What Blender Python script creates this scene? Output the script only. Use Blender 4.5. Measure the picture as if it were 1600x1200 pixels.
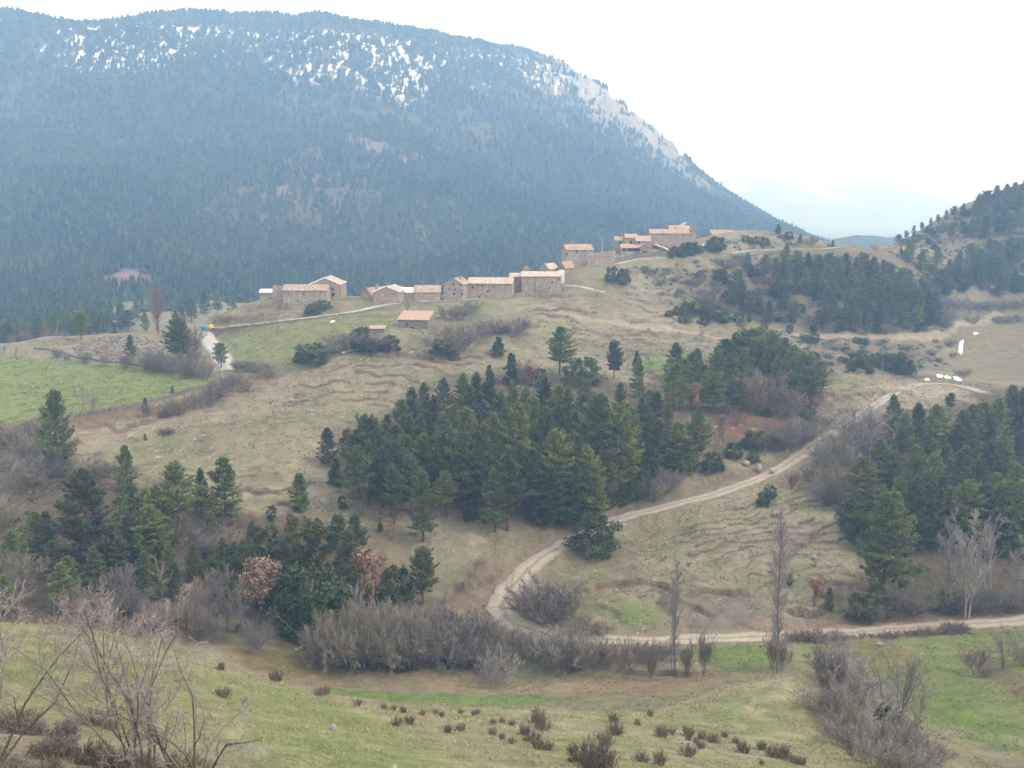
import bpy, math, random
import numpy as np
from mathutils import Vector, Matrix
rad = math.radians
scene = bpy.context.scene
COL = scene.collection
for o in list(bpy.data.objects):
    bpy.data.objects.remove(o)

# ------------------------------------------------------------------ camera
F = 1570.0                       # focal length in photo pixels (photo is 1600 wide)
PITCH = rad(9.76)
cam_d = bpy.data.cameras.new('camera')
cam = bpy.data.objects.new('camera', cam_d)
COL.objects.link(cam)
cam_d.sensor_width = 36.0
cam_d.lens = 36.0 * F / 1600.0
cam_d.clip_start = 0.2
cam_d.clip_end = 30000.0
cam.location = (0, 0, 0)
cam.rotation_euler = (rad(90) - PITCH, 0, 0)
scene.camera = cam

# ------------------------------------------------------------------ light
world = bpy.data.worlds.new('World')
scene.world = world
world.use_nodes = True
wn, wl = world.node_tree.nodes, world.node_tree.links
wn.clear()
SUN_EL, SUN_AZ = rad(46), rad(112)           # azimuth from +Y towards +X
sky = wn.new('ShaderNodeTexSky')
sky.sky_type = 'NISHITA'
sky.sun_disc = False
sky.sun_elevation = SUN_EL
sky.sun_rotation = SUN_AZ
sky.dust_density = 3.0
b1 = wn.new('ShaderNodeBackground'); b1.inputs['Strength'].default_value = 0.05
b2 = wn.new('ShaderNodeBackground'); b2.inputs['Color'].default_value = (1.0, 0.985, 0.96, 1)
b2.inputs['Strength'].default_value = 1.0    # the even white cloud deck
wa = wn.new('ShaderNodeAddShader')
wo = wn.new('ShaderNodeOutputWorld')
wl.new(sky.outputs[0], b1.inputs['Color'])
wl.new(b1.outputs[0], wa.inputs[0]); wl.new(b2.outputs[0], wa.inputs[1])
wl.new(wa.outputs[0], wo.inputs['Surface'])

sun_d = bpy.data.lights.new('sun', 'SUN')
sun_d.energy = 1.5
sun_d.angle = rad(14)
sun_d.color = (1.0, 0.97, 0.92)
sun = bpy.data.objects.new('sun', sun_d)
COL.objects.link(sun)
sdir = Vector((math.sin(SUN_AZ) * math.cos(SUN_EL), math.cos(SUN_AZ) * math.cos(SUN_EL), math.sin(SUN_EL)))
sun.rotation_euler = sdir.to_track_quat('Z', 'Y').to_euler()
sun.location = sdir * 300

scene.view_settings.view_transform = 'Standard'
scene.view_settings.look = 'None'
scene.view_settings.exposure = 0.7
scene.view_settings.gamma = 1.0
scene.view_settings.use_curve_mapping = False
scene.render.engine = 'CYCLES'
cy = scene.cycles
cy.max_bounces = 6
cy.diffuse_bounces = 2
cy.glossy_bounces = 1
cy.transmission_bounces = 2
cy.transparent_max_bounces = 6
cy.volume_bounces = 3
cy.use_denoising = True

# ------------------------------------------------------------------ helpers
rng = np.random.default_rng(7)
random.seed(7)

def tag(o, label=None, cat=None, group=None, kind=None):
    if label: o['label'] = label
    if cat: o['category'] = cat
    if group: o['group'] = group
    if kind: o['kind'] = kind
    return o

def link(name, mesh, parent=None, loc=None, rotz=None):
    o = bpy.data.objects.new(name, mesh)
    COL.objects.link(o)
    if parent is not None: o.parent = parent
    if loc is not None: o.location = loc
    if rotz is not None: o.rotation_euler = (0, 0, rotz)
    return o

def np_mesh(name, verts, faces, mat=None, smooth=False, attrs=None, colors=None):
    """faces: (n,3) or (n,4) int array"""
    me = bpy.data.meshes.new(name)
    verts = np.asarray(verts, np.float32); faces = np.asarray(faces, np.int32)
    n, k = faces.shape
    me.vertices.add(len(verts)); me.vertices.foreach_set('co', verts.ravel())
    me.loops.add(n * k); me.loops.foreach_set('vertex_index', faces.ravel())
    me.polygons.add(n)
    me.polygons.foreach_set('loop_start', np.arange(0, n * k, k, dtype=np.int32))
    me.polygons.foreach_set('loop_total', np.full(n, k, np.int32))
    me.update(calc_edges=True)
    me.polygons.foreach_set('use_smooth', np.full(n, bool(smooth)))
    if colors is not None:
        a = me.attributes.new('albedo', 'FLOAT_COLOR', 'POINT')
        c = np.ones((len(verts), 4), np.float32); c[:, :3] = colors
        a.data.foreach_set('color', c.ravel())
    if attrs:
        for k_, v in attrs.items():
            a = me.attributes.new(k_, 'FLOAT', 'POINT')
            a.data.foreach_set('value', np.asarray(v, np.float32))
    if mat is not None: me.materials.append(mat)
    return me

_tab = np.random.default_rng(11).random((256, 256))
def vnoise(x, y, seed=0):
    x = np.asarray(x, float) + seed * 37.17; y = np.asarray(y, float) + seed * 91.73
    xi = np.floor(x).astype(np.int64); yi = np.floor(y).astype(np.int64)
    fx = x - xi; fy = y - yi
    fx = fx * fx * fx * (fx * (fx * 6 - 15) + 10); fy = fy * fy * fy * (fy * (fy * 6 - 15) + 10)
    a = _tab[xi & 255, yi & 255]; b = _tab[(xi + 1) & 255, yi & 255]
    c = _tab[xi & 255, (yi + 1) & 255]; d = _tab[(xi + 1) & 255, (yi + 1) & 255]
    return (a * (1 - fx) + b * fx) * (1 - fy) + (c * (1 - fx) + d * fx) * fy
def fbm(x, y, octs=4, seed=0, gain=0.5):
    s = 0; a = 1.0; t = 0
    for i in range(octs):
        s = s + a * vnoise(np.asarray(x) * 2.03 ** i, np.asarray(y) * 2.03 ** i, seed + i * 3)
        t += a; a *= gain
    return s / t          # 0..1, mean 0.5
def sstep(a, b, x):
    t = np.clip((x - a) / (b - a), 0, 1)
    return t * t * (3 - 2 * t)

CP, SP = math.cos(PITCH), math.sin(PITCH)
def ray(px, py):
    v = (600.0 - py) / F
    return (px - 800.0) / F, CP + v * SP, -SP + v * CP       # X, Y, Z
def pix(px, py, d):
    """world point seen at photo pixel px,py lying d metres ahead"""
    x, y, z = ray(px, py)
    s = d / y
    return np.array((x * s, d, z * s))
# ------------------------------------------------------------------ survey of the ground: (pixel x, pixel y, metres ahead)
SURVEY = [
 # near meadow
 (0,1200,28),(200,1200,30),(400,1200,34),(600,1200,38),(800,1200,44),(1000,1200,50),(1200,1200,58),(1400,1200,66),
 (0,1080,42),(200,1080,44),(400,1110,48),(600,1150,50),(700,1150,54),(850,1150,60),(1050,1150,68),(1250,1180,68),(1150,1120,84),
 (0,972,62),(160,985,62),(350,1045,62),(480,1078,65),(620,1100,69),(830,1108,76),(960,1112,80),(1100,1085,94),(1280,1048,100),(1280,1110,88),
 # gully and low meadow on the right
 (1330,1060,126),(1350,1120,106),(1450,1195,87),(1450,1080,123),(1550,1100,113),(1500,1150,100),(1600,1200,88),
 (1250,1025,146),(1350,1020,147),(1500,1010,149),(1590,1010,148),
 # valley bottom
 (450,1085,129),(650,1090,130),(850,1090,131),(950,1085,127),(1150,1060,128),
 (500,1060,141),(800,1055,145),(1100,1055,142),(400,1030,141),(300,1010,142),
 (600,1045,145),(700,1040,147),(850,1000,154),(1000,1000,155),(1200,990,157),(1400,985,158),(1590,968,160),(780,970,161),(1150,1020,147),
 # left wooded slope and centre hill
 (700,935,168),(600,940,166),(450,1000,151),(300,980,149),(150,950,149),(0,930,151),
 (580,870,178),(450,900,169),(300,880,169),(140,880,166),(0,870,166),
 (650,830,186),(790,825,187),(700,870,178),(500,800,190),(350,810,185),(150,790,183),(0,780,185),
 (600,760,203),(480,790,193),(400,750,200),(250,740,203),(100,740,198),(0,720,205),
 (500,690,222),(300,690,220),(150,690,218),(600,690,225),(200,642,235),(400,640,242),(550,640,245),(100,650,232),(0,660,230),
 (100,610,262),(300,600,270),(0,560,305),(150,575,292),(330,590,278),
 (200,545,312),(120,530,322),(200,522,328),(300,560,295),(370,570,288),(380,600,268),
 (0,540,325),(250,490,560),(250,500,500),(330,490,520),
 (330,530,332),(318,512,345),(360,575,288),(420,570,285),(450,530,305),(550,500,322),(600,470,345),(420,505,330),(560,487,336),
 (420,466,352),(480,475,344),(530,468,352),(600,474,346),(700,468,352),(760,462,358),(850,455,365),(900,440,372),(935,457,362),
 (500,565,275),(560,555,277),(640,516,295),(720,545,285),(620,590,262),(760,600,262),(850,530,310),(900,490,338),(1000,520,328),
 (1000,560,300),(1060,590,285),(1000,480,355),(1080,470,370),(900,640,245),(1000,690,228),(1120,640,250),(1200,640,255),
 (1130,695,232),(1200,700,235),(900,770,202),(1000,770,207),(1100,730,222),
 (900,840,187),(960,812,196),(1050,790,205),(1150,762,215),(1230,730,226),(1280,690,240),(1310,672,250),(1345,650,263),(1380,622,286),(1450,600,312),(1540,612,312),
 # slope below the track
 (1100,850,190),(1200,850,192),(1300,800,205),(1000,880,178),(900,920,170),(1000,950,164),(1150,930,168),(1150,960,162),(1280,940,169),(1250,780,212),
 # right grove
 (1380,925,171),(1340,960,163),(1500,950,166),(1560,900,180),(1450,850,190),(1350,790,210),(1520,800,208),(1440,755,225),(1590,760,225),
 (1400,690,250),(1530,700,253),(1480,640,285),(1590,640,290),
 # far right meadows
 (1290,640,262),(1300,600,285),(1400,590,310),(1540,590,345),(1470,585,345),(1590,580,370),(1500,550,400),(1590,520,430),(1530,480,470),
 (1590,450,500),(1500,495,450),
 # wooded knoll
 (1230,525,370),(1350,525,380),(1470,520,400),(1150,500,375),(1300,480,395),(1400,480,405),(1150,430,400),(1250,430,410),(1380,430,420),
 (1200,395,430),(1300,390,436),(1350,395,440),(1100,440,392),(1040,430,392),(1250,550,340),(1350,560,345),(1430,570,360),(1130,520,348),(1100,540,322),
 # upper village
 (905,411,392),(940,418,386),(985,410,394),(1060,400,402),(1045,386,415),(985,392,410),(1010,383,420),(1100,387,418),(1150,392,425),
 (1200,362,455),(1140,365,445),(1260,370,455),(1310,386,448),
 # right hill
 (1420,380,480),(1405,390,468),(1480,345,560),(1540,310,585),(1600,285,605),(1500,400,500),(1590,400,512),(1590,340,565),(1450,430,462),(1540,440,482),
 # mountain
 (0,530,540),(150,490,600),(350,480,640),(450,470,680),(700,450,760),(850,410,850),(1000,370,1000),
 (0,300,950),(400,300,1050),(800,300,1150),(1000,300,1350),(1090,300,1600),
 (0,400,760),(400,400,830),(700,400,880),(0,200,1180),(400,200,1280),(800,200,1420),(980,200,1700),(1050,240,1850),
 (0,100,1350),(400,100,1480),(800,100,1720),(890,110,1880),
 (0,25,1480),(100,32,1500),(300,38,1560),(500,30,1640),(650,48,1720),(750,65,1800),(850,80,1900),(893,102,1960),(948,150,2010),(982,185,2040),
 (1010,222,2090),(1034,264,2140),(1068,300,2220),(1104,332,2310),(1138,358,2400),(1165,374,2480),(1240,364,1900),(1285,376,1500),
]
# (pixel x, metres ahead, height) for ground the camera cannot see
HIDDEN = [
 (800,3,-2.2),(0,3,-2.2),(1600,3,-2.2),(0,12,-8.0),(800,12,-8.4),(1600,12,-10),(800,25,-17.3),(1600,40,-28),(1600,62,-40),
 (0,80,-38),(200,80,-38),(0,105,-56),(200,105,-57),(400,95,-56),(600,95,-55),(800,100,-56),(1000,105,-58),(-300,62,-26),(-300,105,-55),(-300,150,-59),
 (0,130,-63),(200,130,-64),
 (200,370,-48),(0,400,-56),(120,400,-52),(600,440,-50),(600,520,-70),(400,410,-46),(400,500,-62),(800,440,-42),(800,540,-66),(1000,510,-38),(1000,620,-70),
 (1200,540,-26),(1300,540,-34),(1200,640,-66),(600,650,-70),(900,700,-74),(1100,900,-82),(1300,700,-72),(1300,1000,-85),(1300,1500,-86),
 (1290,485,-17),(1320,482,-20),(1350,482,-20),(1380,492,-18),(1350,540,-34),(1320,2000,-88),(1500,1500,-60),(1600,720,8),(1600,1200,-20),(1900,620,45),(1900,900,60),(1900,480,0),(1900,300,-50),(1900,160,-62),(1900,230,-55),
 (0,1900,215),(500,2100,230),(850,2400,190),(950,2450,110),(1000,2500,60),(1100,2650,-50),(1200,2650,-95),(1500,2600,-85),(1900,2600,-60),
 (-300,1480,285),(-300,950,20),(-300,600,-66),(-300,300,-45),(-300,220,-48),(-300,1900,240),
]
_w = [pix(*s) for s in SURVEY]
for px, d, z in HIDDEN:
    x, y, _z = ray(px, 600.0)
    _w.append(np.array((x * d / y, d, z)))
_w = np.array(_w)
_u = _w[:, 0] / _w[:, 1]; _l = np.log(_w[:, 1]); _t = _w[:, 2] / _w[:, 1]
_c2 = 0.045 ** 2
_R = np.sqrt((_u[:, None] - _u) ** 2 + (_l[:, None] - _l) ** 2 + _c2)
_n = len(_w)
_A = np.zeros((_n + 3, _n + 3)); _A[:_n, :_n] = _R - np.eye(_n) * 0.004
_A[:_n, _n] = 1; _A[:_n, _n + 1] = _u; _A[:_n, _n + 2] = _l; _A[_n:, :_n] = _A[:_n, _n:].T
_k = np.linalg.solve(_A, np.concatenate([_t, np.zeros(3)]))
def base_height(X, Y):
    X = np.asarray(X, float).ravel(); Y = np.asarray(Y, float).ravel()
    out = np.empty(len(X))
    for i in range(0, len(X), 30000):
        u = (X[i:i + 30000] / Y[i:i + 30000]).astype(np.float32); l = np.log(Y[i:i + 30000]).astype(np.float32)
        r = np.sqrt((u[:, None] - _u.astype(np.float32)) ** 2 + (l[:, None] - _l.astype(np.float32)) ** 2 + np.float32(_c2))
        out[i:i + 30000] = (r @ _k[:_n].astype(np.float32) + _k[_n] + _k[_n + 1] * u + _k[_n + 2] * l) * Y[i:i + 30000]
    return out

# ------------------------------------------------------------------ grid of the near ground (a fan of rows)
def rows_of(spans):
    r = []
    for a, b, n in spans:
        r += list(np.exp(np.linspace(math.log(a), math.log(b), n, endpoint=False)))
    return np.array(r + [spans[-1][1]])
RY = rows_of([(2.5,24,24),(24,100,230),(100,133,60),(133,340,430),(340,520,170),(520,660,30)])
UU = np.concatenate([np.linspace(-1.1, -.56, 30, endpoint=False), np.linspace(-.56, .56, 541), np.linspace(.56, 1.1, 31)[1:]])
NR, NC = len(RY), len(UU)
# base is evaluated on a coarser lattice (the surface is smooth) and refined
_ry2 = RY[::3] if (NR - 1) % 3 == 0 else np.append(RY[::3], RY[-1]); _uu2 = UU[::3] if (NC - 1) % 3 == 0 else np.append(UU[::3], UU[-1])
_bz = base_height((_uu2[None] * _ry2[:, None]), np.repeat(_ry2[:, None], len(_uu2), 1)).reshape(len(_ry2), len(_uu2))
_tmp = np.array([np.interp(UU, _uu2, r) for r in _bz])
Z = np.array([np.interp(RY, _ry2, _tmp[:, j]) for j in range(NC)]).T
GX = UU[None] * RY[:, None]; GY = np.repeat(RY[:, None], NC, 1)

def ground_z(x, y):
    r = np.interp(y, RY, np.arange(NR)); c = np.clip(np.interp(np.asarray(x) / y, UU, np.arange(NC)), 0, NC - 1.001)
    r = np.clip(r, 0, NR - 1.001)
    i = np.floor(r).astype(int); j = np.floor(c).astype(int); fr = r - i; fc = c - j
    return (Z[i, j] * (1 - fc) + Z[i, j + 1] * fc) * (1 - fr) + (Z[i + 1, j] * (1 - fc) + Z[i + 1, j + 1] * fc) * fr
_march = np.exp(np.linspace(math.log(20), math.log(655), 3000))
def hit(px, py, dmin=20.0, dmax=655.0):
    """first point of the ground on the line of sight through a photo pixel"""
    x, y, z = ray(px, py)
    d = _march[(_march >= dmin) & (_march <= dmax)]
    g = ground_z(d * x / y, d) - d * z / y
    k = np.argmax(g > 0)
    if not (g > 0).any(): k = np.argmax(g)
    if k > 0 and g[k] > 0:
        t = -g[k - 1] / (g[k] - g[k - 1]); dd = d[k - 1] + t * (d[k] - d[k - 1])
    else: dd = d[k]
    return np.array((dd * x / y, dd, float(ground_z(dd * x / y, dd))))
def stand(px, d):
    x, y, z = ray(px, 600.0)
    X = x * d / y
    # horizontal offset follows the pixel column closely enough at any height
    for _ in range(3):
        zz = float(ground_z(X, d)); s = d * CP - zz * SP
        X = (px - 800.0) / F * s
    return np.array((X, d, float(ground_z(X, d))))

def resample(pts, step):
    pts = np.asarray(pts, float)
    P = np.vstack([2 * pts[0] - pts[1], pts, 2 * pts[-1] - pts[-2]])
    out = []
    for i in range(1, len(P) - 2):
        n = max(2, int(np.linalg.norm(P[i + 1] - P[i]) / step))
        t = np.linspace(0, 1, n, endpoint=False)[:, None]
        a, b, c, d = P[i - 1], P[i], P[i + 1], P[i + 2]
        out.append(0.5 * (2 * b + (c - a) * t + (2 * a - 5 * b + 4 * c - d) * t ** 2 + (3 * b - a - 3 * c + d) * t ** 3))
    return np.vstack(out + [P[-2][None]])
def near(pts, R):
    """indices of ground vertices within R of a polyline, distance, nearest sample, signed offset (positive = far side)"""
    lo = pts[:, :2].min(0) - R; hi = pts[:, :2].max(0) + R
    idx = np.nonzero((GX.ravel() > lo[0]) & (GX.ravel() < hi[0]) & (GY.ravel() > lo[1]) & (GY.ravel() < hi[1]))[0]
    x = GX.ravel()[idx]; y = GY.ravel()[idx]
    best = np.full(len(idx), 1e9); bi = np.zeros(len(idx), int)
    for k in range(len(pts)):
        d2 = (x - pts[k, 0]) ** 2 + (y - pts[k, 1]) ** 2
        m = d2 < best; best[m] = d2[m]; bi[m] = k
    d = np.sqrt(best); m = d < R
    idx, d, bi, x, y = idx[m], d[m], bi[m], x[m], y[m]
    tg = np.gradient(pts[:, :2], axis=0); tg /= np.linalg.norm(tg, axis=1, keepdims=True) + 1e-9
    s = (x - pts[bi, 0]) * -tg[bi, 1] + (y - pts[bi, 1]) * tg[bi, 0]
    return idx, d, bi, s
def inside(poly, x, y):
    c = np.zeros(x.shape, bool); n = len(poly)
    for i in range(n):
        x0, y0 = poly[i]; x1, y1 = poly[(i + 1) % n]
        if y0 == y1: continue
        c ^= ((y0 > y) != (y1 > y)) & (x < (x1 - x0) * (y - y0) / (y1 - y0) + x0)
    return c
def zone(pixels, feather=3.0, wob=0.0, dmin=20, dmax=655.0):
    """soft mask over the ground for a patch outlined in the photograph, laid on the ground"""
    w = np.array([hit(px, py, dmin, dmax)[:2] for px, py in pixels])
    w = resample(np.vstack([w, w[:1]]), 2.5)[:-1]
    m = np.zeros(NR * NC)
    lo = w.min(0) - feather * 2; hi = w.max(0) + feather * 2
    sel = np.nonzero((GX.ravel() > lo[0]) & (GX.ravel() < hi[0]) & (GY.ravel() > lo[1]) & (GY.ravel() < hi[1]))[0]
    x = GX.ravel()[sel]; y = GY.ravel()[sel]
    ins = inside(w, x, y)
    d2 = np.full(len(sel), 1e9)
    for p in w: d2 = np.minimum(d2, (x - p[0]) ** 2 + (y - p[1]) ** 2)
    sd = np.where(ins, 1, -1) * np.sqrt(d2)
    if wob: sd = sd + (fbm(x / 6, y / 6, 3, 5) - 0.5) * 2 * wob
    m[sel] = sstep(-feather, feather, sd)
    return m

# ------------------------------------------------------------------ undulation
zr = Z.ravel(); xr = GX.ravel(); yr = GY.ravel()
far_s = np.clip(yr / 160, 0.25, 2.2)
zr += (fbm(xr / 14, yr / 14, 4, 1) - 0.5) * 1.1 * far_s + (fbm(xr / 3.1, yr / 3.1, 3, 2) - 0.5) * 0.34 * far_s ** 0.7

# dirt roads: centre lines laid on the ground, the ground cut level across them
def lay_road(pixels, step=0.8, smooth=9):
    w = np.array([hit(px, py, 90) for px, py in pixels])
    w = resample(w, step)
    k = np.ones(smooth) / smooth
    zz = np.convolve(np.pad(w[:, 2], smooth // 2, mode='edge'), k, mode='valid')[:len(w)]
    w[:, 2] = zz
    return w
def cut(w, half, blend=2.5, sink=0.06):
    idx, d, bi, s = near(w, half + blend)
    f = 1 - sstep(half, half + blend, d)
    zr[idx] = zr[idx] * (1 - f) + (w[bi, 2] - sink) * f
ROAD_PX = [(1680,958),(1600,970),(1520,975),(1440,980),(1350,987),(1250,992),(1150,996),(1050,1000),(960,1001),(890,998),(840,988),(800,972),(784,952),(795,925),(822,892),(862,862),(900,841),(955,815),(1010,799),(1060,787),(1110,774),(1160,757),(1205,739),(1245,716),(1275,692),(1308,673)]
road_main = lay_road(ROAD_PX)
ROAD_UP_PX = [(1318,668),(1350,645),(1385,622),(1420,604),(1460,599),(1500,603),(1540,614)]
road_up = lay_road(ROAD_UP_PX)
LANE_PX = [(352,580),(347,560),(338,545),(322,528),(325,515),(350,510),(400,506),(450,500),(500,494),(560,486),(590,478),(640,472),(700,470),(750,466),(800,457)]
lane = lay_road(LANE_PX, 0.8, 15)
ROAD_TOP_PX = [(882,446),(905,447),(925,452),(945,457),(985,466),(1030,476)]
road_mid = lay_road(ROAD_TOP_PX[:4])
UPPER_PX = [(962,413),(985,407),(1010,404),(1045,402),(1080,401)]
road_upper = lay_road(UPPER_PX)
CREST_PX = [(1140,396),(1180,391),(1230,389),(1280,389),(1312,386)]
road_crest = lay_road(CREST_PX)
cut(road_main, 2.2, 3.0); cut(road_up, 2.2, 3.0); cut(lane, 3.0, 3.0); cut(road_mid, 2, 3); cut(road_upper, 1.8, 2.5); cut(road_crest, 1.8, 2.5)

# level building ground for barns and houses is added by the builders (walls reach below grade)

# small earth scarps: (pixels left to right, height, reach up, reach down)
SCARPS = [
 ([(683,942),(705,930),(725,917),(736,905),(738,890),(752,881),(772,878)],1.0,6,3),
 ([(735,917),(752,910),(780,905)],0.6,3,2),
 ([(530,655),(560,660),(600,665),(632,668)],0.9,5,3),([(440,636),(480,632),(520,629)],0.7,5,2),
 ([(560,560),(600,555),(650,555),(700,560),(735,561)],1.0,6,3),([(495,590),(520,578),(550,570)],1.1,5,3),
 ([(135,668),(165,663),(180,672),(220,658),(260,648),(300,640)],0.9,3,3),
 ([(1060,935),(1090,930),(1120,926),(1150,928),(1190,930)],1.0,6,4),([(1060,945),(1100,958),(1140,955)],0.7,3,2),
 ([(920,935),(950,912),(990,910),(1030,915),(1060,930)],1.0,4,3),
 ([(1210,953),(1250,958),(1300,955)],1.2,5,3),
 ([(1060,778),(1110,765),(1160,745),(1185,728)],0.8,4,2),([(1040,782),(1080,776),(1120,770)],0.5,2,1.5),
 ([(1140,653),(1170,656),(1205,655)],1.4,5,4),
 ([(1280,635),(1300,640),(1340,636)],0.7,4,2),([(1300,625),(1340,615),(1380,612),(1440,618)],0.9,4,3),
 ([(1215,885),(1245,860),(1270,842),(1285,825)],0.9,4,2),([(1200,800),(1240,790),(1270,785)],0.6,3,2),
 ([(430,805),(480,815),(530,818)],0.7,3,2),([(560,780),(600,800),(640,812)],0.5,3,2),
 ([(940,1046),(1000,1056),(1060,1055),(1110,1050)],0.9,3,2),([(380,490),(420,478),(460,482)],1.4,4,4),
 ([(1220,530),(1280,533),(1340,535),(1400,532)],1.3,4,3),
 ([(700,615),(760,606),(800,600)],0.6,4,2),
]
soil = np.zeros(NR * NC)
for pxs, h, up, dn in SCARPS:
    w = resample(np.array([hit(a, b, 90) for a, b in pxs]), 0.8)
    idx, d, bi, s = near(w, max(up, dn) * 2.2)
    s = s + (fbm(xr[idx] / 2.2, yr[idx] / 2.2, 3, 9) - 0.5) * 3.4
    L = len(w); e = np.clip(np.minimum(bi, L - 1 - bi) / (0.12 * L + 1), 0, 1)
    hh = 0.75 * h * e * (0.55 + 0.9 * fbm(xr[idx] / 5, yr[idx] / 5, 2, 4))
    dz = np.where(s > 0, hh * 0.6 * np.exp(-np.maximum(s, 0) / up), -hh * 0.6 * np.exp(np.minimum(s, 0) / dn))
    dz *= 1 - sstep(max(up, dn) * 1.3, max(up, dn) * 2.2, d)
    zr[idx] += dz
    soil[idx] = np.maximum(soil[idx], e * np.exp(-np.abs(s + 0.3) / 0.42) * 0.8)

# sheep terraces: the slope breaks into small treads and risers
TERR = [
 ([(1010,835),(1100,790),(1230,745),(1290,760),(1330,830),(1320,900),(1300,950),(1200,940),(1060,920),(1010,900)],0.34,0.42,-.07),
 ([(380,740),(470,730),(560,770),(660,800),(640,835),(560,830),(480,820),(390,800)],0.42,1.0),
 ([(820,470),(1000,480),(1110,500),(1130,530),(1040,580),(940,560),(840,520)],0.5,1.2),
 ([(480,575),(600,545),(760,550),(820,590),(700,625),(540,640),(430,660)],0.35,1.2),
 ([(920,905),(1060,900),(1150,960),(1050,985),(960,960)],0.4,0.9),
 ([(350,470),(430,460),(560,470),(540,488),(420,497),(350,495)],0.4,1.2),
 ([(950,420),(1080,415),(1120,480),(1000,470),(940,450)],0.5,1.3),
 ([(1280,590),(1360,600),(1390,640),(1300,665),(1280,640)],0.4,1.0),
]
riser = np.zeros(NR * NC)
for pxs, amp, per, *tilt in TERR:
    m = zone(pxs, 6, 4, 90)
    i = np.nonzero(m > 0.01)[0]
    x, y = xr[i], yr[i]
    ph = zr[i] / per * 0.8 + (tilt[0] if tilt else 0) * x + (fbm(x / 24, y / 24, 3, 21) - 0.5) * 4.5 + (fbm(x / 5, y / 5, 2, 31) - 0.5) * 0.8
    fr = ph - np.floor(ph)
    kk = (0.35 + vnoise(x / 9, y / 9, 17)) * sstep(*((0.12, 0.35) if tilt else (0.28, 0.55)), vnoise(x / 5.5, np.floor(ph) * 5.3, 18)) * (0.6 + 0.8 * vnoise(x / 1.3, y / 1.3, 19))
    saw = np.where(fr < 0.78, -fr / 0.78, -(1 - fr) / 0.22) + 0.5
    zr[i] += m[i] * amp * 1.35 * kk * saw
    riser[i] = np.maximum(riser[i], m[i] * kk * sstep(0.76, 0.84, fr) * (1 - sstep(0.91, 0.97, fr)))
for i_ in range(2): pass
cut(road_main, 1.9, 1.2, 0.05); cut(lane, 2.9, 1.5, 0.05)
# micro relief: tussocks
zr += (fbm(xr / 0.9, yr / 0.9, 2, 41) - 0.5) * 0.13 * np.clip(yr / 120, 0.5, 1.6)
Z = zr.reshape(NR, NC)
# ------------------------------------------------------------------ what grows or lies on the ground (albedo per vertex)
C = lambda *a: np.array(a, float)
def lay(col, m, c):
    m = np.clip(m, 0, 1)[:, None]
    return col * (1 - m) + np.asarray(c) * m
n1 = fbm(xr / 22, yr / 22, 4, 51); n2 = fbm(xr / 5, yr / 5, 4, 52); n3 = fbm(xr / 1.3, yr / 1.3, 3, 53)
n4 = fbm(xr / 9, yr / 9, 5, 57)
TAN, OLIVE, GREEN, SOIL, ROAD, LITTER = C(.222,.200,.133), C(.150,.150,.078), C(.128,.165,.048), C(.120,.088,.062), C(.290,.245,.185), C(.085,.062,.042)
col = np.repeat(TAN[None], NR * NC, 0)
col = lay(col, sstep(.42, .62, n1) * .55 + sstep(.5, .7, n2) * .35, OLIVE)
col = lay(col, sstep(.55, .75, n4) * .5, C(.150,.112,.078))
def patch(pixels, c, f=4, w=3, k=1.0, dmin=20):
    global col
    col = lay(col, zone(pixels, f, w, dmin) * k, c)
# fields
LEFT_FIELD = [(-60,556),(0,558),(130,566),(240,577),(330,590),(345,598),(300,613),(230,628),(160,641),(100,652),(40,655),(-60,660)]
patch(LEFT_FIELD, C(.150,.180,.062), 1.5, 1.5, .95, 150)
patch([(345,512),(400,508),(470,500),(560,490),(620,492),(605,520),(540,548),(480,570),(430,576),(375,575),(350,550)], C(.160,.172,.074), 2, 2, .9, 150)
patch([(375,572),(430,574),(450,580),(400,583)], C(.13,.175,.05), 2, 2, .7, 150)
patch([(180,494),(250,492),(330,484),(400,478),(420,470),(300,482),(200,484)], C(.19,.185,.085), 8, 6, .8, 300)
patch([(1480,480),(1610,450),(1620,590),(1480,580),(1465,575),(1500,530)], C(.178,.150,.085), 3, 2, .9, 250)
patch([(1500,480),(1610,470),(1610,520),(1500,520)], C(.175,.17,.078), 6, 5, .5, 250)
patch([(720,470),(760,472),(770,482),(730,492),(715,485)], C(.13,.17,.055), 2, 2, .8, 200)
patch([(1000,560),(1050,556),(1060,575),(1010,580)], C(.125,.19,.055), 1.5, 1, .95, 200)
patch([(1290,600),(1340,595),(1420,600),(1440,640),(1330,640)], C(.150,.160,.075), 4, 4, .8, 200)
# hill under trees, dark litter
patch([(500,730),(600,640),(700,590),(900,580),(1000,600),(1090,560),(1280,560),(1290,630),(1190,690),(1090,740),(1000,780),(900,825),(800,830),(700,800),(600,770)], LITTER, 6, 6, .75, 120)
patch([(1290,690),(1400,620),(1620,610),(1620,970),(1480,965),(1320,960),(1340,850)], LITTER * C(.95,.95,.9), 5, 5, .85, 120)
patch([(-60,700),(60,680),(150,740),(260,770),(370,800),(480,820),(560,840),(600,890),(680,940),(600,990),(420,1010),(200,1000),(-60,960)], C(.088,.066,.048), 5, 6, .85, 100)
patch([(1080,430),(1200,395),(1440,400),(1480,470),(1470,520),(1300,520),(1150,500),(1060,490)], C(.115,.095,.062), 10, 9, .7, 250)
patch([(1420,380),(1500,330),(1620,280),(1620,440),(1500,440)], C(.125,.105,.066), 12, 10, .7, 300)
patch([(1240,540),(1440,540),(1460,580),(1350,585),(1250,570)], C(.125,.10,.068), 6, 6, .6, 250)
# rubble bank
patch([(110,540),(180,525),(240,528),(270,550),(200,560),(120,552)], C(.215,.185,.155), 3, 5, .85, 250)
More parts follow.
